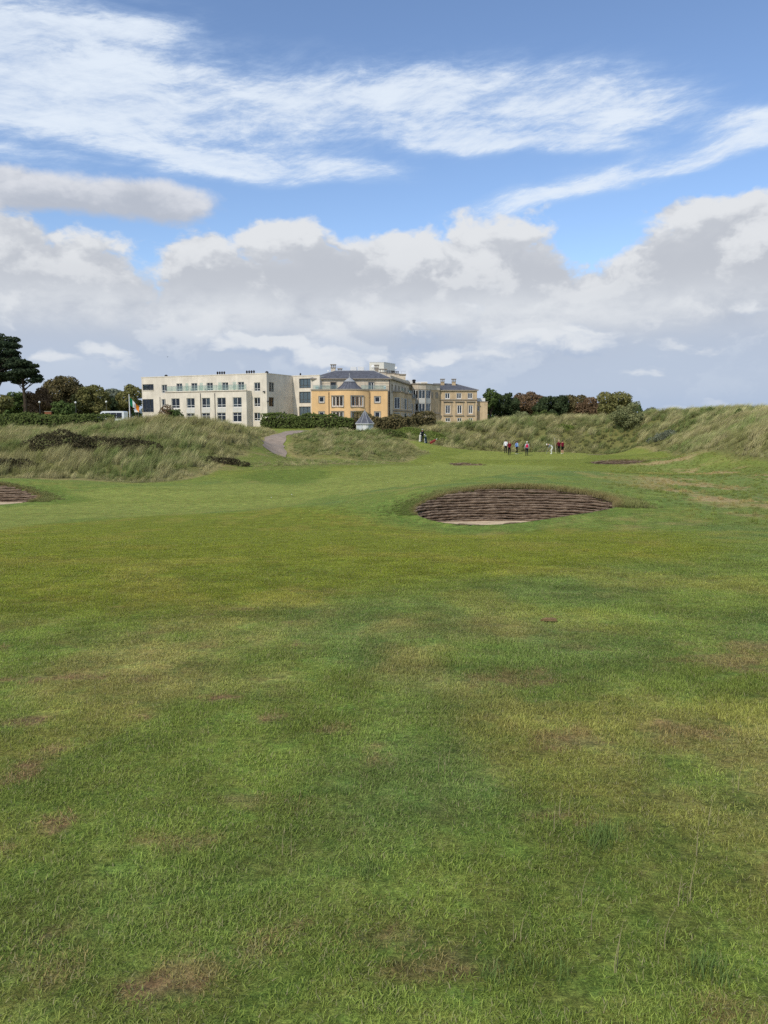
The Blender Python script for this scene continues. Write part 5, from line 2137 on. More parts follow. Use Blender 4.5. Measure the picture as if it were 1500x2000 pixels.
cypress('tall black-green cypress with level plates of foliage above the hedge', -4, 150, -.85,
        [(10, 663, 24, 8), (-12, 660, 24, 9), (2, 672, 30, 8), (8, 704, 28, 8), (14, 690, 26, 8), (-2, 718, 28, 8), (26, 710, 16, 6), (-20, 735, 26, 10), (4, 732, 20, 7), (-30, 690, 24, 10), (-34, 715, 26, 12), (22, 676, 18, 6), (-5, 682, 26, 8), (28, 688, 16, 6), (12, 697, 24, 7), (34, 703, 12, 5), (-10, 708, 24, 9), (20, 716, 18, 6), (-6, 728, 22, 9), (-14, 745, 20, 10), (6, 741, 12, 5)], 31, 660, .6)
cypress('smaller leaning cypress with a bare forked trunk beside the tallest tree', 51, 148, -.85,
        [(46, 708, 16, 6), (62, 714, 14, 5), (50, 716, 22, 6), (30, 712, 16, 6), (40, 727, 24, 7), (60, 730, 16, 5), (28, 738, 16, 6), (36, 720, 16, 5), (54, 724, 22, 6), (70, 735, 12, 4), (42, 735, 12, 5), (64, 744, 12, 4), (74, 741, 9, 3), (34, 746, 14, 5)], 32, 707, .38)
TREES = [
    # px, top py, d, half width px, kind, label, crown_low
    (128, 733, 172, 42, 'brown', 'broad round-headed tree with bronze-brown crown, tallest of the broadleaves', .12),
    (78, 757, 158, 27, 'russet', 'reddish-brown small tree before the bronze round-headed tree', .1),
    (184, 752, 165, 36, 'olive', 'olive-gold rounded tree between the bronze tree and the flagpole', .12),
    (224, 757, 182, 22, 'grey', 'grey-green tree peeping over the gap beside the olive-gold tree', .15),
    (258, 751, 168, 26, 'olive', 'olive tree with browning top beside the cream hotel wing', .1),
    (8, 770, 146, 22, 'olive', 'slender yellow-green tree on thin stems below the cypresses', .35),
    (40, 765, 165, 24, 'green', 'dark green broadleaf tree under the leaning cypress', .1),
    (104, 768, 180, 40, 'green', 'deep green tree filling the gap behind the reddish tree', .1),
    (128, 782, 143, 21, 'green', 'leafy green shrub tree standing right behind the hedge', .05),
    (212, 776, 176, 30, 'dark', 'shadowy dark evergreen behind the white minibus', .05),
    (-32, 758, 160, 32, 'dark', 'dark evergreen mass at the foot of the tall cypress', .05),
]
for i, (px, py, d, hw, kind, lab, cl) in enumerate(TREES):
    tree('broadleaf_tree', lab, 'tree', wx(px, d), d, -.85, at(px, py, d).z, hw / FPX * d, kind, 50 + i, 'trees behind the clipped hedge', leaf=.30, dens=17, lumps=52 if hw > 30 else 40, crown_low=cl)
TREES_R = [
    (957, 757, 186, 18, 'green', 'pointed dark green tree right beside the hotel annexe', .05),
    (985, 766, 190, 26, 'dark', 'dense dark holm oak next to the pointed tree', .05),
    (1028, 765, 205, 30, 'russet', 'brown thin-crowned tree behind the dark holm oak', .08),
    (1075, 771, 198, 36, 'dark', 'wide dark evergreen between the brown trees behind the green', .05),
    (1118, 771, 200, 34, 'brown', 'brown-green low tree next to the wide dark evergreen', .05),
    (1150, 776, 196, 24, 'russet', 'bare-looking brown tree beside the rounded olive tree', .05),
    (1200, 765, 172, 35, 'olive', 'rounded olive tree standing above the pale dune shrub', .08),
]
for i, (px, py, d, hw, kind, lab, cl) in enumerate(TREES_R):
    tree('broadleaf_tree', lab, 'tree', wx(px, d), d, -.6, at(px, py, d).z, hw / FPX * d, kind, 80 + i, 'trees behind the back dune', leaf=.30, dens=17, lumps=48, crown_low=0.0)

# the far wood that closes the view under the trees, one leafy mass
def far_wood(name, label, spans, kind, seed):
    rs = np.random.default_rng(seed)
    bl = []
    for p0, p1, d, ty in spans:
        for px in np.arange(p0, p1, 9.0):
            x = wx(px + rs.uniform(-4, 4), d)
            top = at(px, ty + rs.uniform(-4, 4), d).z
            r = (top + 1.0) * .5
            bl.append(((x, d + rs.uniform(-3, 3), -1.0 + r), (rs.uniform(1.6, 2.6), 2.0, r)))
    c, n, v = blob_leaves(bl, 12.0, rs, .12)
    o = link(name, leaves_mesh(c, n, np.full(len(c), .36), rs, v), LEAF[kind])
    tag(o, label, 'wood', kind='stuff')


far_wood('far_wood', 'dark belt of undergrowth closing the view beneath the trees', [(-170, 275, 190, 800), (930, 1250, 214, 792)], 'green', 66)
# clipped hedges
hedge('hedge', 'long clipped green hedge in front of the trees and minibus', 'hedge', [(wx(-90, 97), 97), (wx(0, 97), 97), (wx(90, 97), 97), (wx(175, 98), 98), (wx(225, 99), 99)], 2.2, 1.7, 'hedge', 61, leaf=.19, dens=46)
hedge('hedge', 'shaggy dark green hedge along the foot of the cream and yellow hotel fronts', 'hedge', [(wx(515, 122), 122), (wx(570, 121), 121), (wx(620, 120), 120), (wx(690, 120), 120)], 2.4, 2.1, 'hedge', 62, leaf=.2, dens=42, uneven=.35)
hedge('hedge', 'tangled olive-brown hedge behind the grey-roofed hut', 'hedge', [(wx(692, 121), 121), (wx(740, 121), 121), (wx(790, 122), 122), (wx(840, 126), 126)], 2.6, 2.3, 'brown', 63, leaf=.2, dens=42, uneven=.45)
# scrub on the dunes
for i, (g, (px, py, rx, ry, h, kind, nm, lab)) in enumerate(SCRUB_AT):
    bush(nm, lab, 'bush', g[0], g[1], rx, ry, h, kind, 140 + i, leaf=.10, dens=60, lumps=16)
SHR = [
    (1223, 119, 2.9, 2.2, 3.0, 'pale', 'big pale flat-topped shrub on the crest of the back dune', 783),
    (1384, 112, .75, .7, 1.2, 'green', 'small dark upright shrub on the dune crest by the net fence', 796),
    (1441, 104, .4, .4, .6, 'green', 'tiny bush on the skyline of the tall dune', 796),
    (1058, 136, 2.9, 1.6, 1.5, 'hedge', 'low rounded green shrub on top of the back dune', 800),
    (1014, 138, 1.6, 1.2, 1.4, 'pale', 'pale feathery bush between the low rounded shrub and the hotel', 802),
    (342, 84, .95, .8, 1.6, 'green', 'dark windswept shrub on the dune crest before the cream wing', 796),
    (327, 84, .45, .4, 1.0, 'russet', 'small reddish sapling beside the windswept shrub', 795),
    (1270, 128, 1.5, 1.0, 1.2, 'grey', 'grey hazy shrub beside the big pale shrub', 795),
]
for i, (px, d, rx, ry, h, kind, lab, ty) in enumerate(SHR):
    x = wx(px, d)
    hh = max(h * .6, at(px, ty, d).z - h1(x, d) + .1)
    bush('shrub', lab, 'bush', x, d, rx, ry, hh, kind, 170 + i, leaf=.14, dens=40, lumps=14)


# ------------------------------------------------------------------ garden hut
def hut():
    d = 112.0
    c = at(712.6, 843, d)
    x, z = c.x, c.z
    root = empty('garden_hut', (x, d, z))
    tag(root, 'octagonal pale garden hut with a grey pointed slate roof', 'hut')
    n = 8
    rr = (at(728.5, 830, d).x - at(696, 830, d).x) / 2 * 1.03
    ze = at(712, 826.5, d).z
    ring = [(x + rr * math.cos(math.pi / 8 + i * math.pi / 4), d + rr * math.sin(math.pi / 8 + i * math.pi / 4)) for i in range(n)]
    hm = mat('hut_paint', srgb(196, 202, 206), .6, .3, var=.1, scale=2)
    mb = MB()
    wins = []
    for i in range(n):
        a, b = ring[(i + 1) % n], ring[i]
        F = Facade(b, a)
        if F.n.dot(Vector((F.P(F.L / 2, 0).x - x, F.P(F.L / 2, 0).y - d, 0))) < 0:
            F = Facade(a, b)
        front = F.n.y < -.95
        h = [] if front else [(F.L * .18, F.L * .82, z + .85, ze - .12)]
        wall_mesh(mb, F, 0, F.L, z - .9, ze, h, reveal=.08)
        wins.append((F, h))
        part('corner_post', WHITE, root, (F, -.05, .05, z - .9, ze - .003, .003, .05))
    mb.build('wall', hm, root)
    for F, h in wins:
        for r in h:
            window(F, r, root, 2, fm=hm, bar=.06, recess=.06, curtain=0, transom=[.34, .67])
        if not h:
            dr = part('door', WHITE, root, (F, F.L * .2, F.L * .8, z + .02, ze - .15, .004, .04))
            mb = MB()
            mb.fbox(F, F.L * .72, F.L * .76, z + .95, z + 1.1, .042, .09)
            link_sub(mb, 'handle', DGREY, dr)
    # flared roof of eight slopes
    ro = (at(731.5, 826, d).x - at(693, 826, d).x) / 2
    za = at(713, 804.5, d).z
    mb = MB()
    prof = [(ro, ze - .05), (ro * .78, ze + (za - ze) * .18), (ro * .42, ze + (za - ze) * .56), (ro * .12, za)]
    pts = [[(x + r * math.cos(math.pi / 8 + i * math.pi / 4), d + r * math.sin(math.pi / 8 + i * math.pi / 4), q) for i in range(n)] for r, q in prof]
    for k in range(3):
        for i in range(n):
            mb.quad(pts[k][i], pts[k][(i + 1) % n], pts[k + 1][(i + 1) % n], pts[k + 1][i])
    mb.quad(*pts[3])
    rf = mb.build('roof', SLATE, root)
    for i in range(n):
        link_sub(MB().tube([pts[k][i] for k in range(4)], .045, 5), 'hip_roll', LEAD, rf)
    m2 = MB().lathe((x, d, za - .05), [(.16, 0), (.14, .1), (.04, .16), (.08, .26), (.01, .42)], 10)
    link_sub(m2, 'finial', LEAD, rf)
    mb = MB()
    for i in range(n):
        a, b = Vector(pts[0][i]), Vector(pts[0][(i + 1) % n])
        mb.tube([a - Vector((0, 0, .06)), b - Vector((0, 0, .06))], .05, 6)
    mb.build('gutter', WHITE, root)
    mb = MB().quad(*[(p[0], p[1], p[2] + .01) for p in reversed(pts[0])])
    mb.build('soffit', WHITE, root)


hut()


def plank_bench():
    g = at(671, 838, 108)
    z = h1(g.x, g.y)
    root = empty('bench', (g.x, g.y, z))
    tag(root, 'plain weathered timber bench before the shaggy hedge', 'bench')
    wd = mat('weathered_timber', srgb(196, 182, 150), .85, .2, var=.25, scale=3)
    zt = max(z + .45, at(671, 835.5, 108).z)
    w = .68
    for k in range(3):
        MB().box(g.x - w, g.x + w, g.y - .22 + k * .15, g.y - .09 + k * .15, zt - .05, zt).build('seat_plank', wd, root)
    for sx in (-1, 1):
        MB().box(g.x + sx * w * .8 - .05, g.x + sx * w * .8 + .05, g.y - .2, g.y + .2, z - .15, zt - .052).build('leg', wd, root)


plank_bench()


# ------------------------------------------------------------------ flagpole, minibus, lamps, boards
def flagpole():
    d = 104.0
    top = at(252, 772.5, d)
    x = top.x
    z = h1(x, d)
    root = empty('flagpole', (x, d, z))
    tag(root, 'white flagpole flying a green, white and orange flag on the dune', 'flagpole')
    MB().tube([(x, d, z - .3), (x, d, (z + top.z) / 2), (x, d, top.z)], [.075, .065, .05], 10).build('pole', WHITE, root)
    MB().lathe((x, d, top.z), [(.05, -.01), (.085, .06), (.06, .13), (.001, .16)], 10).build('finial', WHITE, root)
    # cloth drooping in a slanting breeze, in three bands
    u_n, v_n = 25, 9
    W, Hh = 1.95, 1.05
    grid = []
    tz = at(252, 776, d).z
    for i in range(u_n):
        row = []
        s = i / (u_n - 1)
        for j in range(v_n):
            t = j / (v_n - 1)
            px = x + .07 + W * s * (.62 + .02 * t)
            pz = tz - Hh * t * (1 - .12 * s) - W * s * .58 - .18 * s * s * (1 - t)
            py = d + .16 * math.sin(s * 8 + t * 2.5) * s ** .6 + .05 * math.sin(s * 15 - t * 4)
            pz += .05 * math.sin(s * 9 + t * 3) * s
            row.append((px, py, pz))
        grid.append(row)
    cols = (('green', (0.010, 0.165, 0.075)), ('white', (.72, .72, .70)), ('orange', (.72, .24, .02)))
    flag = None
    for b, (nm, c) in enumerate(cols):
        mb = MB()
        for i in range(b * 8, b * 8 + 8):
            for j in range(v_n - 1):
                mb.quad(grid[i][j], grid[i + 1][j], grid[i + 1][j + 1], grid[i][j + 1])
        mm = mat('flag_' + nm, c, .8, .1, var=.1, scale=5)
        me = bpy.data.meshes.new('flag_band')
        me.from_pydata(mb.v, [], mb.f)
        me.polygons.foreach_set('use_smooth', [True] * len(me.polygons))
        o = link('flag_band', me, mm, root)
        o['label'] = nm + ' band of the flag'
    MB().tube([(x + .06, d - .01, z + .8), (x + .06, d - .01, tz)], .008, 5).build('halyard', WHITE, root)


flagpole()


def minibus():
    d = 124.0
    x0, x1 = at(185, 810, d).x, at(246, 810, d).x
    zt = at(220, 803.2, d).z
    gz = h1((x0 + x1) / 2, d)
    L = x1 - x0
    Ht = zt - gz
    root = empty('minibus', ((x0 + x1) / 2, d, gz))
    tag(root, 'white minibus with dark tinted windows parked behind the clipped hedge', 'minibus')
    body = mat('bus_paint', srgb(222, 226, 230), .3, .5, var=.04, scale=2)
    tint = mat('tinted_glass', (.012, .015, .022), .08, .6)
    # side outline, nose at the left
    prof = [(0, .35), (0, .95), (.06, 1.12), (.75, 1.32), (1.45, Ht - .14), (1.75, Ht), (L - .15, Ht), (L, Ht - .15), (L, .35)]
    W = 2.0
    mb = MB()
    yf, yb = d - W / 2, d + W / 2
    n = len(prof)
    mb.v = [(x0 + a, yf + (.02 if b > 1.3 else 0), gz + b) for a, b in prof] + [(x0 + a, yb - (.02 if b > 1.3 else 0), gz + b) for a, b in prof]
    mb.f = [tuple(range(n)), tuple(range(2 * n - 1, n - 1, -1))] + [(i, i + n, (i + 1) % n + n, (i + 1) % n) for i in range(n)]
    bo = mb.build('body', body, root)
    yy = yf - .012

    def side(pts, name='side_window', m=tint):
        mb = MB()
        mb.v = [(x0 + a, yy - .0, gz + b) for a, b in pts] + [(x0 + a, yy + .02, gz + b) for a, b in pts]
        k = len(pts)
        mb.f = [tuple(range(k)), tuple(range(2 * k - 1, k - 1, -1))] + [(i, i + k, (i + 1) % k + k, (i + 1) % k) for i in range(k)]
        return mb.build(name, m, root)
    side([(1.05, 1.38), (1.62, Ht - .28), (1.95, Ht - .28), (1.95, 1.38)])
    wn = 3
    a0, a1 = 2.12, L - .32
    for k in range(wn):
        a, b = a0 + (a1 - a0) * k / wn + .03, a0 + (a1 - a0) * (k + 1) / wn - .03
        side([(a, 1.38), (a, Ht - .26), (b, Ht - .26), (b, 1.38)])
    # windscreen
    mb = MB()
    p, q = Vector((x0 + .80, 0, gz + 1.36)), Vector((x0 + 1.42, 0, gz + Ht - .19))
    nrm = Vector((-(q - p).z, 0, (q - p).x)).normalized()
    mb.hexa([p + Vector((0, yf + .2, 0)), p + Vector((0, yb - .2, 0)), q + Vector((0, yb - .2, 0)), q + Vector((0, yf + .2, 0))] + [v + nrm * .015 for v in (p + Vector((0, yf + .2, 0)), p + Vector((0, yb - .2, 0)), q + Vector((0, yb - .2, 0)), q + Vector((0, yf + .2, 0)))])
    mb.build('windscreen', mat('screen_glass', (.10, .13, .16), .06, .6), root)
    for xx in (x0 + 1.0, x1 - 1.1):
        for yw in (yf + .02, yb - .24):
            mb = MB()
            mb.lathe((0, 0, 0), [(.001, 0), (.2, 0), (.33, .02), (.35, .06), (.35, .17), (.33, .22), (.001, .22)], 18)
            mb.v = [(xx + a, yw + c, gz + .35 + b) for a, b, c in mb.v]
            w = mb.build('wheel', mat('tyre', (.02, .02, .02), .9, .2), root)
            m2 = MB()
            m2.lathe((0, 0, 0), [(.001, -.012), (.18, -.012), (.2, -.003)], 14)
            m2.v = [(xx + a, yw + c, gz + .35 + b) for a, b, c in m2.v]
            link_sub(m2, 'rim', LEAD, w)
    MB().box(x0 + 1.0, x0 + 1.12, yf - .22, yf + .1, gz + 1.42, gz + 1.72).build('wing_mirror', BLACKM, root)
    MB().box(x0 - .02, x0 + .25, yf + .1, yf + .45, gz + .72, gz + .95).build('headlight', PALE, root)
    MB().box(x1 - .02, x1 + .015, yf + .05, yf + .2, gz + .9, gz + 1.4).build('tail_light', mat('red_lens', (.35, .01, .01), .3, .5), root)


minibus()


def lamp_post(px, py, d, lab):
    p = at(px, py, d)
    z = -.85
    root = empty('lamp_post', (p.x, d, z))
    tag(root, lab, 'street lamp', 'globe lamps among the trees')
    MB().tube([(p.x, d, z), (p.x, d, z + 1.2), (p.x, d, p.z - .17)], [.07, .05, .04], 8).build('post', DGREY, root)
    MB().lathe((p.x, d, p.z), [(.06, -.19), (.10, -.17), (.16, -.08), (.19, 0), (.16, .1), (.10, .16), (.001, .2)], 14).build('globe', WHITE, root, True)


for a in ((77, 785.5, 141, 'white globe lamp before the reddish-brown tree'), (147.4, 786.2, 139.5, 'white globe lamp between the leafy shrub tree and olive-gold tree'),
          (207.5, 784.8, 141, 'white globe lamp above the minibus, before the dark evergreen')):
    lamp_post(*a)


def notice_board():
    d = 118.0
    a, b = at(262.5, 801.5, d), at(272, 805, d)
    z = h1((a.x + b.x) / 2, d)
    root = empty('notice_board', ((a.x + b.x) / 2, d, z))
    tag(root, 'small white board on two posts between the flagpole and cream wing', 'sign')
    MB().box(a.x, b.x, d - .03, d + .03, b.z, a.z).build('board', WHITE, root)
    for k in (.25, .75):
        xx = a.x + (b.x - a.x) * k
        MB().box(xx - .035, xx + .035, d + .034, d + .1, z - .1, a.z - .05).build('post', DGREY, root)


notice_board()


def brick_pier():
    d = 139.0
    a, b = at(88, 806, d), at(101, 818, d)
    z = -.9
    root = empty('brick_pier', ((a.x + b.x) / 2, d, z))
    tag(root, 'stub of red-brown brick wall behind the hedge beneath the reddish tree', 'wall')
    bk = mat('brick_red', srgb(140, 92, 68), .9, .1, var=.3, scale=4)
    n = 0
    zz = z
    while zz < a.z - .02:
        MB().box(a.x, b.x, d - .2, d + .2, zz, zz + .19).build('brick_course', bk, root)
        zz += .205
    MB().box(a.x - .06, b.x + .06, d - .26, d + .26, zz + .003, zz + .1).build('coping', TRIM, root)


brick_pier()


def car():
    d = 142.0
    x1 = at(7, 812, d).x
    gz = -.85
    L, Ht, W = 4.2, 1.5, 1.7
    x0 = x1 - L
    root = empty('parked_car', ((x0 + x1) / 2, d, gz))
    tag(root, 'pale silver car half hidden below the tall cypress', 'car')
    paint = mat('silver_paint', srgb(200, 204, 208), .3, .6, .3)
    prof = [(0, .3), (.0, .75), (.5, .92), (1.1, .98), (1.7, Ht), (3.1, Ht), (3.85, 1.0), (L, .92), (L, .3)]
    n = len(prof)
    yf, yb = d - W / 2, d + W / 2
    mb = MB()
    ins = lambda b: .18 if b > 1.2 else 0
    mb.v = [(x0 + a, yf + ins(b), gz + b) for a, b in prof] + [(x0 + a, yb - ins(b), gz + b) for a, b in prof]
    mb.f = [tuple(range(n)), tuple(range(2 * n - 1, n - 1, -1))] + [(i, i + n, (i + 1) % n + n, (i + 1) % n) for i in range(n)]
    mb.build('body', paint, root)
    tint = MATS['tinted_glass']
    for pts in ([(1.35, 1.02), (1.78, Ht - .1), (2.35, Ht - .1), (2.35, 1.02)], [(2.42, 1.02), (2.42, Ht - .1), (3.02, Ht - .1), (3.55, 1.02)]):
        mb = MB()
        k = len(pts)
        yo = lambda b: yf + .18 * (b - .98) / (Ht - .98) - .012
        mb.v = [(x0 + a, yo(b), gz + b) for a, b in pts]
        mb.f = [tuple(range(k))]
        mb.build('side_window', tint, root)
    for xx in (x0 + .85, x1 - .85):
        for yw in (yf + .0, yb - .2):
            mb = MB().lathe((0, 0, 0), [(.001, 0), (.28, .01), (.31, .05), (.31, .16), (.28, .2), (.001, .2)], 16)
            mb.v = [(xx + a, yw + c, gz + .31 + b) for a, b, c in mb.v]
            mb.build('wheel', MATS['tyre'], root)


car()


def net_fence():
    """posts and wires on the skyline of the dune"""
    d = 132.0
    xs = [wx(px, d) for px in (1262, 1292, 1322, 1352, 1372, 1402)]
    root = empty('net_fence', (xs[2], d, h1(xs[2], d)))
    tag(root, 'thin dark net fence on posts along the dune skyline', 'fence')
    tops = []
    for i, x in enumerate(xs):
        z = h1(x, d)
        zt = max(at(750 + x / d * FPX, 797 + i * .6, d).z, z + 1.0)
        MB().tube([(x, d, z - .2), (x, d, zt)], .045, 6).build('post', DGREY, root)
        tops.append((z, zt))
    for i in range(len(xs) - 1):
        for k in range(5):
            t = k / 4
            a = (xs[i], d, tops[i][1] - t * 1.1)
            b = (xs[i + 1], d, tops[i + 1][1] - t * 1.1)
            m = (Vector(a) + Vector(b)) / 2 - Vector((0, 0, .05))
            MB().tube([a, m, b], .012, 4).build('wire', DGREY, root)


net_fence()


# ------------------------------------------------------------------ people
SKIN = mat('skin', srgb(196, 150, 124), .6, .3, var=.06, scale=20)
CLOTH = {}


def cloth(key, c):
    return mat('cloth_' + key, srgb(*c), .9, .1, var=.14, scale=9, bump=.3, bscale=30)


POSES = {
    'stand': dict(),
    'arms_front': dict(elL=(-.25, .06, 1.16), elR=(.25, .06, 1.16), wrL=(-.10, .26, 1.14), wrR=(.10, .26, 1.12), haL=(-.04, .31, 1.15), haR=(.04, .31, 1.12)),
    'walk': dict(knL=(-.11, .16, .50), anL=(-.11, .14, .09), toL=(-.12, .32, .05), knR=(.11, -.02, .50), anR=(.11, -.24, .12), toR=(.12, -.08, .04), elL=(-.27, -.1, 1.15), wrL=(-.26, -.02, .92), haL=(-.26, .02, .84), elR=(.27, .02, 1.15), wrR=(.24, .16, .96), haR=(.23, .2, .88)),
    'putt': dict(pel=(0, -.16, .90), spi=(0, -.02, 1.04), che=(0, .22, 1.17), nec=(0, .36, 1.23), hea=(0, .44, 1.22), top=(0, .60, 1.24), shL=(-.18, .24, 1.18), shR=(.18, .24, 1.18), elL=(-.20, .30, .92), elR=(.20, .30, .92), wrL=(-.04, .40, .76), wrR=(.04, .39, .72), haL=(-.01, .42, .70), haR=(.01, .41, .65),
                 hiL=(-.10, -.14, .86), hiR=(.10, -.14, .86), knL=(-.15, .03, .48), knR=(.15, .03, .48), anL=(-.17, -.06, .09), anR=(.17, -.06, .09), toL=(-.19, .13, .04), toR=(.19, .13, .04)),
    'hold_pole': dict(elL=(-.30, .10, 1.16), wrL=(-.34, .24, 1.02), haL=(-.35, .29, 1.02), elR=(.25, .02, 1.15), wrR=(.22, .10, .92), haR=(.21, .12, .84)),
    'lean_bag': dict(elL=(-.29, .08, 1.15), wrL=(-.30, .24, .98), haL=(-.30, .28, .92), elR=(.29, .08, 1.15), wrR=(.32, .22, .96), haR=(.32, .26, .90)),
}
REST = dict(pel=(0, 0, .94), spi=(0, 0, 1.14), che=(0, 0, 1.36), nec=(0, .01, 1.50), hea=(0, .03, 1.58), top=(0, .035, 1.70),
            shL=(-.18, 0, 1.43), elL=(-.25, -.02, 1.15), wrL=(-.26, .05, .91), haL=(-.26, .07, .83), shR=(.18, 0, 1.43), elR=(.25, -.02, 1.15), wrR=(.26, .05, .91), haR=(.26, .07, .83),
            hiL=(-.10, 0, .89), knL=(-.11, .02, .50), anL=(-.11, -.02, .09), toL=(-.13, .16, .04), hiR=(.10, 0, .89), knR=(.11, .02, .50), anR=(.11, -.02, .09), toR=(.13, .16, .04))
RADII = dict(pel=(.155, .125), spi=(.145, .115), che=(.165, .125), nec=(.058, .062), hea=(.082, .098), top=(.072, .088), sh=(.075, .075), el=(.050, .050), wr=(.034, .034), ha=(.042, .03), hi=(.098, .10), kn=(.064, .066), an=(.045, .047), to=(.043, .034))
EDGES = [('pel', 'spi'), ('spi', 'che'), ('che', 'nec'), ('nec', 'hea'), ('hea', 'top')] + [(a + s, b + s) for s in 'LR' for a, b in (('sh', 'el'), ('el', 'wr'), ('wr', 'ha'), ('hi', 'kn'), ('kn', 'an'), ('an', 'to'))] + [('che', 'shL'), ('che', 'shR'), ('pel', 'hiL'), ('pel', 'hiR')]


def person(label, px, py, d, facing, pose, top_c, leg_c, shoe_c, shorts=False, short_sleeve=False, cap=None, hair=(70, 52, 40), bib=None, scale=1.0, arm_c=None):
    """one continuous body grown from a posed skeleton; facing 0 looks away from the camera, degrees turn left"""
    J = dict(REST)
    J.update(POSES[pose])
    names = list(J)
    me = bpy.data.meshes.new('skeleton')
    me.from_pydata([J[n] for n in names], [(names.index(a), names.index(b)) for a, b in EDGES], [])
    tmp = bpy.data.objects.new('skeleton', me)
    COL.objects.link(tmp)
    tmp.modifiers.new('skin', 'SKIN')
    for i, n in enumerate(names):
        sv = me.skin_vertices[0].data[i]
        sv.radius = RADII[n if n in RADII else n[:2]]
        sv.use_root = n == 'pel'
    sub = tmp.modifiers.new('sub', 'SUBSURF')
    sub.levels = sub.render_levels = 2
    dg = bpy.context.evaluated_depsgraph_get()
    bm = bmesh.new()
    ev = tmp.evaluated_get(dg)
    m0 = ev.to_mesh()
    bm.from_mesh(m0)
    ev.to_mesh_clear()
    bpy.data.objects.remove(tmp)
    bpy.data.meshes.remove(me)
    seg = [(a, b, Vector(J[a]), Vector(J[b])) for a, b in EDGES]
    mats = [cloth('%d_%d_%d' % top_c, top_c), cloth('%d_%d_%d' % leg_c, leg_c), SKIN, cloth('%d_%d_%d' % shoe_c, shoe_c), cloth('%d_%d_%d' % (arm_c or top_c), arm_c or top_c), mat('hair_%d' % hair[0], srgb(*hair), .7, .3, var=.2, scale=30)]

    def pick(p):
        best = None
        for a, b, A, B_ in seg:
            t = max(0, min(1, (p - A).dot(B_ - A) / (B_ - A).length_squared))
            dd = (p - A.lerp(B_, t)).length
            if best is None or dd < best[0]:
                best = (dd, a[:2], b[:2], t)
        _, a, b, t = best
        if (a, b) in (('pe', 'sp'), ('sp', 'ch'), ('ch', 'sh')):
            return 0 if not (a == 'pe' and t < .12) else 1
        if a == 'ch' and b == 'ne':
            return 0 if t < .75 else 2
        if a in ('ne', 'he'):
            return 2
        if a == 'pe':
            return 1
        if a == 'sh':
            return 4 if (not short_sleeve or t < .7) else 2
        if a == 'el':
            return 2 if short_sleeve else 4
        if a == 'wr':
            return 2
        if a == 'hi':
            return 1 if (not shorts or t < .85) else 2
        if a == 'kn':
            return (2 if shorts else 1) if t < .9 else 3
        return 3
    for f in bm.faces:
        f.material_index = pick(f.calc_center_median())
        f.smooth = True
    # fingers and thumb, a nose and ears belong to the same body mesh

    def nub(p, q, r0, r1, mi):
        p, q = Vector(p), Vector(q)
        t = (q - p).normalized()
        a = t.orthogonal().normalized()
        b = t.cross(a)
        ring = []
        for c, r in ((p, r0), (p.lerp(q, .55), (r0 + r1) * .52), (q, r1)):
            ring.append([bm.verts.new(c + (a * math.cos(k * math.pi / 3) + b * math.sin(k * math.pi / 3)) * r) for k in range(6)])
        for i in range(2):
            for k in range(6):
                f = bm.faces.new((ring[i][k], ring[i][(k + 1) % 6], ring[i + 1][(k + 1) % 6], ring[i + 1][k]))
                f.material_index = mi
                f.smooth = True
        f = bm.faces.new(ring[2])
        f.material_index = mi
    for s in 'LR':
        w, h = Vector(J['wr' + s]), Vector(J['ha' + s])
        dv = (h - w).normalized()
        sd = dv.cross(Vector((1, 0, 0))).normalized()
        for k, ln in enumerate((.062, .078, .074, .058)):
            o = h + sd * (.024 - .016 * k)
            nub(o, o + dv * ln + Vector((-.012 if s == 'R' else .012, .012, 0)), .0095, .007, 2)
        o = w.lerp(h, .55) + sd * .03
        nub(o, o + dv * .045 + sd * .03, .011, .008, 2)
    hd, tp = Vector(J['hea']), Vector(J['top'])
    up = (tp - hd).normalized()
    fw = Vector((0, 1, 0)) - up * up.y
    fw = fw.normalized() if fw.length > .3 else Vector((0, 0, -1))
    mid = hd.lerp(tp, .45)
    nub(mid + fw * .085 + up * .02, mid + fw * .118 - up * .018, .012, .017, 2)
    for sx in (-1, 1):
        nub(mid + Vector((sx * .076, 0, 0)) - up * .022, mid + Vector((sx * .092, 0, 0)) + up * .03, .012, .014, 2)
        nub(mid + fw * .084 + Vector((sx * .032, 0, 0)) + up * .03, mid + fw * .092 + Vector((sx * .032, 0, 0)) + up * .03, .009, .007, 5)
    nub(mid + fw * .084 - up * .052 + Vector((-.02, 0, 0)), mid + fw * .088 - up * .052 + Vector((.02, 0, 0)), .006, .006, 2)
    zmin = min(v.co.z for v in bm.verts)
    g = at(px, py, d)
    gz = h1(g.x, d)
    M = Matrix.Translation((g.x, d, gz)) @ Matrix.Rotation(R(facing), 4, 'Z') @ Matrix.Scale(scale, 4) @ Matrix.Translation((0, 0, -zmin))
    bmesh.ops.transform(bm, matrix=M, verts=bm.verts)
    body = bpy.data.meshes.new('body')
    bm.to_mesh(body)
    bm.free()
    for m in mats:
        body.materials.append(m)
    o = bpy.data.objects.new('person', body)
    COL.objects.link(o)
    tag(o, label, 'person', 'golfers and caddies at the green')

    def child(name, mb, m):
        me = bpy.data.meshes.new(name)
        me.from_pydata([tuple(M @ Vector(v)) for v in mb.v], [], mb.f)
        me.polygons.foreach_set('use_smooth', [True] * len(me.polygons))
        return link(name, me, m, o)
    q = up.to_track_quat('Z', 'Y') if up.z < .98 else None

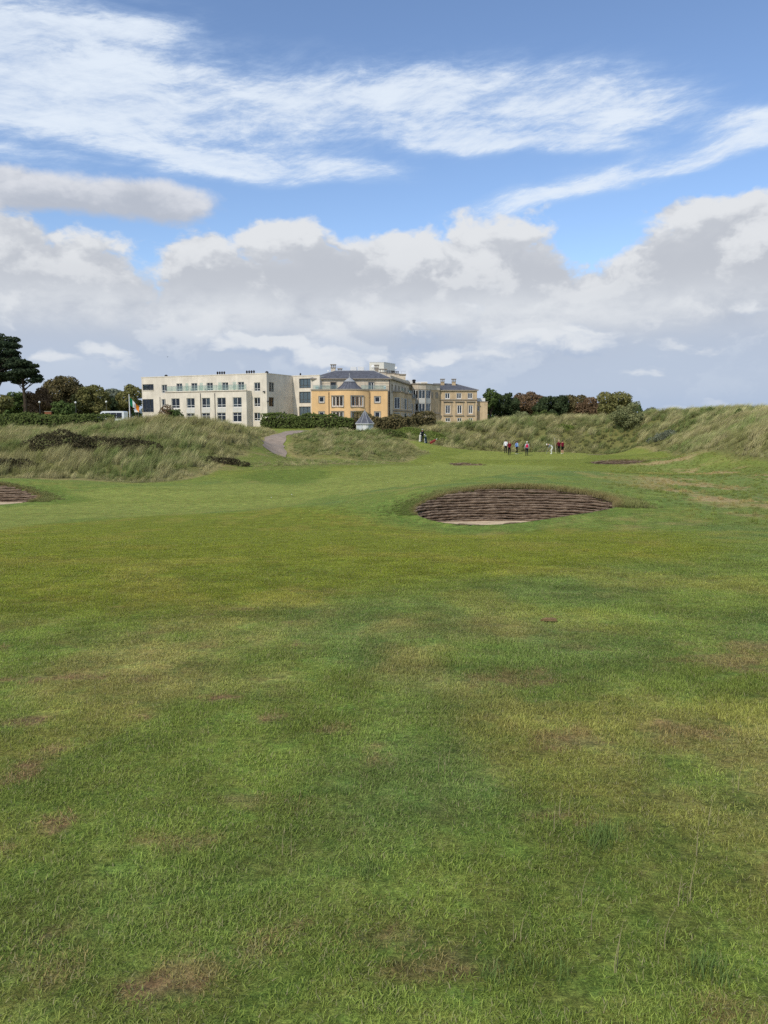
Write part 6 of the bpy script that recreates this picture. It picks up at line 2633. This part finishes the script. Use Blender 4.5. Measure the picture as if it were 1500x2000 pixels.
    def dome(r, z0, z1):
        mb = MB().lathe((0, 0, 0), [(r * 1.02, z0), (r * 1.0, z0 + (z1 - z0) * .45), (r * .75, z0 + (z1 - z0) * .82), (r * .35, z1 - .004), (.001, z1)], 14)
        xax = Vector((1, 0, 0))
        mb.v = [tuple(mid + xax * v[0] + fw * v[1] * 1.12 + up * v[2]) for v in mb.v]
        return mb
    if cap:
        mb = dome(.096, .038, .150)
        n0 = len(mb.v)
        for k in range(9):
            a = math.pi * k / 8
            for rr in (.09, .175):
                mb.v.append(tuple(mid + Vector((1, 0, 0)) * math.cos(a) * rr * (1 if rr < .1 else .55) + fw * (math.sin(a) * rr * 1.1 + .01) + up * .042))
        for k in range(8):
            mb.f.append((n0 + 2 * k, n0 + 2 * k + 1, n0 + 2 * k + 3, n0 + 2 * k + 2))
        child('cap', mb, cloth('cap_%d_%d_%d' % cap, cap))
        mb = dome(.090, -.03, .09)
        mb.v = [tuple(Vector(v) - fw * .018) for v in mb.v]
        child('hair', mb, mats[5])
    else:
        mb = dome(.098, -.01, .145)
        mb.v = [tuple(Vector(v) - fw * .016) for v in mb.v]
        child('hair', mb, mats[5])
    if bib:
        # sleeveless caddie bib over chest and back
        mb = MB()
        c0, s0 = Vector(J['che']), Vector(J['spi'])
        ax = (c0 - s0).normalized()
        prof = [(-.10, .172, .140), (.0, .168, .136), (.10, .176, .140), (.20, .186, .146), (.27, .160, .128), (.305, .10, .09)]
        n = 16
        for t, rx, ry in prof:
            cc = s0 + ax * t
            for k in range(n):
                a = 2 * math.pi * k / n
                mb.v.append(tuple(cc + Vector((rx * math.cos(a), 0, 0)) + Vector((0, ry * math.sin(a), 0))))
        for i in range(len(prof) - 1):
            for k in range(n):
                a, b = i * n + k, i * n + (k + 1) % n
                mb.f.append((a, b, b + n, a + n))
        child('bib', mb, cloth('bib_%d_%d_%d' % bib, bib))
    return o, M, J


person('person in a white top and black trousers standing beside the dark-red shirt', 987.5, 887, 97, 10, 'stand', (236, 236, 240), (28, 32, 36), (40, 40, 42), hair=(60, 48, 40))
person('person in a dark red top and black trousers next to the white top', 994.6, 890, 94, 15, 'arms_front', (122, 30, 48), (24, 24, 30), (60, 60, 60), hair=(150, 130, 110))
person('person in a light blue top and black shorts walking in white shoes', 1009, 888.5, 95.5, -70, 'walk', (84, 118, 196), (22, 24, 30), (232, 232, 226), shorts=False, arm_c=(150, 180, 214), hair=(36, 32, 30))
person('caddie in a pink-red bib, white cap and navy trousers, back turned', 1028.8, 891.5, 92.5, 5, 'stand', (182, 188, 194), (26, 24, 44), (36, 36, 40), cap=(238, 236, 230), bib=(206, 44, 84))
o5, M5, J5 = person('golfer in white bending over a putt in a white cap', 1076.5, 889, 95, 85, 'putt', (214, 216, 212), (208, 210, 202), (226, 226, 214), cap=(240, 238, 230), arm_c=(120, 126, 136))
o6, M6, J6 = person('caddie in a dark red bib and black trousers holding the flagstick', 1091.2, 886.5, 97.5, 20, 'hold_pole', (108, 28, 46), (20, 22, 24), (40, 40, 40), bib=(96, 20, 40), hair=(190, 150, 130))
person('caddie in a dark red bib and black shorts with bare legs and white shoes', 1098.3, 889.0, 95.0, 30, 'arms_front', (126, 30, 52), (20, 20, 22), (236, 234, 214), shorts=True, short_sleeve=True, bib=(110, 24, 46), hair=(34, 28, 26))
person('person in all-black clothing and pale cap standing over golf bags', 824.6, 884.5, 101.5, -20, 'lean_bag', (24, 28, 36), (18, 18, 22), (30, 30, 32), cap=(176, 176, 168))


def stick(name, label, cat, a, b, r, m, head=None):
    root = empty(name, a)
    tag(root, label, cat)
    MB().tube([a, Vector(a).lerp(Vector(b), .5), b], r, 8).build('shaft', m, root)
    return root


# putter in the bending golfer's hands
ha = M5 @ Vector(((J5['haL'][0] + J5['haR'][0]) / 2, (J5['haL'][1] + J5['haR'][1]) / 2 + .01, (J5['haL'][2] + J5['haR'][2]) / 2 - .03))
hd = M5 @ Vector((0, .62, 0))
hd.z = h1(hd.x, hd.y) + .03
rt = stick('putter', 'steel putter held by the bending golfer in white', 'golf club', hd, ha + (ha - hd).normalized() * .14, .011, mat('steel', (.5, .5, .52), .3, .5, .9))
MB().box(hd.x - .06, hd.x + .05, hd.y - .018, hd.y + .018, hd.z - .02, hd.z + .018).build('head', mat('dark_steel', (.15, .15, .16), .35, .5, .8), rt)
MB().tube([ha - (ha - hd).normalized() * .1, ha + (ha - hd).normalized() * .15], .016, 8).build('grip', BLACKM, rt)
# flagstick leaning in the caddie's hand
hp = M6 @ (Vector(J6['haL']) + Vector((-.0, .03, 0)))
ft = at(1085.8, 885.8, hp.y)
ft = Vector((ft.x, hp.y, h1(ft.x, hp.y)))
tp = ft + (hp - ft) * 1.95
rt = stick('flagstick', 'pale flagstick held leaning by a caddie in dark red', 'flagstick', ft, tp, .02, mat('flagstick_paint', srgb(226, 222, 190), .5, .4))
MB().lathe(tp, [(.022, 0), (.03, .03), (.001, .06)], 8).build('finial', WHITE, rt)


def golf_bag(label, px, d, lean, body_c, accent_c, seed, lying=False, heads=5):
    rs = random.Random(seed)
    g = at(px, 884, d)
    z = h1(g.x, d)
    root = empty('golf_bag', (g.x, d, z))
    tag(root, label, 'golf bag', 'golf bags beside the green')
    up = Vector((math.sin(R(lean)), .12, math.cos(R(lean)))).normalized()
    base = Vector((g.x, d, z + (.14 if lying else .02)))
    q = up.to_track_quat('Z', 'Y')

    def T(mb):
        mb.v = [tuple(q @ Vector(v) + base) for v in mb.v]
        return mb
    mb = MB().lathe((0, 0, 0), [(.001, 0), (.12, 0), (.135, .05), (.125, .3), (.13, .62), (.145, .80), (.150, .86), (.13, .87), (.12, .80), (.001, .79)], 14)
    T(mb).build('bag_body', cloth('bag_%d_%d_%d' % body_c, body_c), root, True)
    mb = MB()
    for z0, z1 in ((.08, .34), (.42, .70)):
        mb.hexa([(-.09, -.20, z0), (.09, -.20, z0), (.11, -.11, z0), (-.11, -.11, z0), (-.08, -.17, z1), (.08, -.17, z1), (.11, -.11, z1), (-.11, -.11, z1)])
    T(mb)
    k = MB()
    k.v, k.f = mb.v[:8], [f for f in mb.f if max(f) < 8]
    k.build('pocket', cloth('bag_%d_%d_%d' % accent_c, accent_c), root)
    k = MB()
    k.v, k.f = mb.v[8:], [tuple(i - 8 for i in f) for f in mb.f if min(f) >= 8]
    k.build('pocket', cloth('bag_%d_%d_%d' % accent_c, accent_c), root)
    mb = MB().tube([(-.13, .02, .75), (-.22, .05, .6), (-.22, .05, .35), (-.13, .02, .2)], .02, 6)
    T(mb).build('strap', BLACKM, root)
    if not lying:
        for sx in (-1, 1):
            T(MB().tube([(sx * .08, .10, .78), (sx * .28, .5, .02)], .011, 6)).build('stand_leg', BLACKM, root)
    for i in range(heads):
        a = 2 * math.pi * i / heads
        x, y, hh = .07 * math.cos(a), .07 * math.sin(a), rs.uniform(.95, 1.14)
        c = T(MB().tube([(x * .6, y * .6, .7), (x, y, hh)], .008, 6)).build('club', LEAD, root)
        m2 = MB().lathe((x, y, hh), [(.02, -.04), (.05, .02), (.055, .07), (.035, .12), (.001, .135)], 10)
        T(m2)
        link_sub(m2, 'head_cover', WHITE if i % 2 == 0 else BLACKM, c)
    return root


golf_bag('upright white golf bag at the feet of the person in black', 819.6, 100.8, 6, (226, 224, 216), (236, 236, 232), 1)
golf_bag('dark teal golf bag with white pocket and white headcovers', 832.6, 100.6, -8, (34, 54, 66), (212, 218, 224), 2)
golf_bag('dusty red golf bag tipped over on the grass', 839.5, 101.0, 62, (150, 62, 62), (196, 108, 96), 3, lying=True)


def ball(px, py, lab):
    g = ground_at(px, py, 25)
    z = h1(*g)
    mb = MB()
    n, m = 14, 10
    # dimpled sphere
    prof = [(max(.0006, .0214 * math.sin(math.pi * i / m)), .0214 - .0214 * math.cos(math.pi * i / m)) for i in range(m + 1)]
    mb.lathe((g[0], g[1], z + .014), prof, n)
    s = 1.9
    mb.v = [(g[0] + (v[0] - g[0]) * 1, g[1] + (v[1] - g[1]) * 1, v[2]) for v in mb.v]
    o = mb.build('golf_ball', WHITE, None, True)
    tag(o, lab, 'golf ball', 'golf balls on the fairway')


ball(530, 973, 'white golf ball in the pale hollow, nearer the sod bunker under the dune')
ball(570, 968, 'white golf ball in the pale hollow, nearer the deep pot bunker')


def divot(px, py, seed):
    """torn sod lying loose on the turf"""
    rs = random.Random(seed)
    g = ground_at(px, py)
    z = h1(*g)
    mb = MB()
    n = 10
    for lay, (k, zz) in enumerate(((1.0, .002), (.85, .022), (.45, .030))):
        for i in range(n):
            a = 2 * math.pi * i / n
            r = rs.uniform(.75, 1.15) * k
            mb.v.append((g[0] + .085 * r * math.cos(a), g[1] + .03 * r * math.sin(a), z + .012 + zz + rs.uniform(-.003, .004)))
    for l in range(2):
        for i in range(n):
            mb.f.append((l * n + i, l * n + (i + 1) % n, (l + 1) * n + (i + 1) % n, (l + 1) * n + i))
    mb.f.append(tuple(range(2 * n, 3 * n)))
    o = mb.build('divot', mat('divot_turf', (.24, .16, .08), .95, .1, var=.4, scale=40, bump=.6, bscale=80))
    tag(o, 'loose brown divot of turf lying on the mown slope', 'divot')


divot(1072, 1216, 4)


def bird():
    p = at(327, 697, 220)
    mb = MB()
    for sx in (-1, 1):
        mb.quad(p + Vector((0, .12, 0)), p + Vector((sx * .28, .1, .12)), p + Vector((sx * .55, 0, .02)), p + Vector((sx * .26, -.1, .10)), p + Vector((0, -.12, 0)))
    mb.tube([p + Vector((0, .3, 0)), p + Vector((0, .1, -.02)), p + Vector((0, -.15, -.02)), p + Vector((0, -.34, .01))], [.02, .07, .07, .02], 8)
    o = mb.build('bird', mat('bird_plumage', (.04, .04, .045), .8, .2, var=.2, scale=10))
    tag(o, 'small dark bird flying over the cream hotel wing', 'bird')


bird()
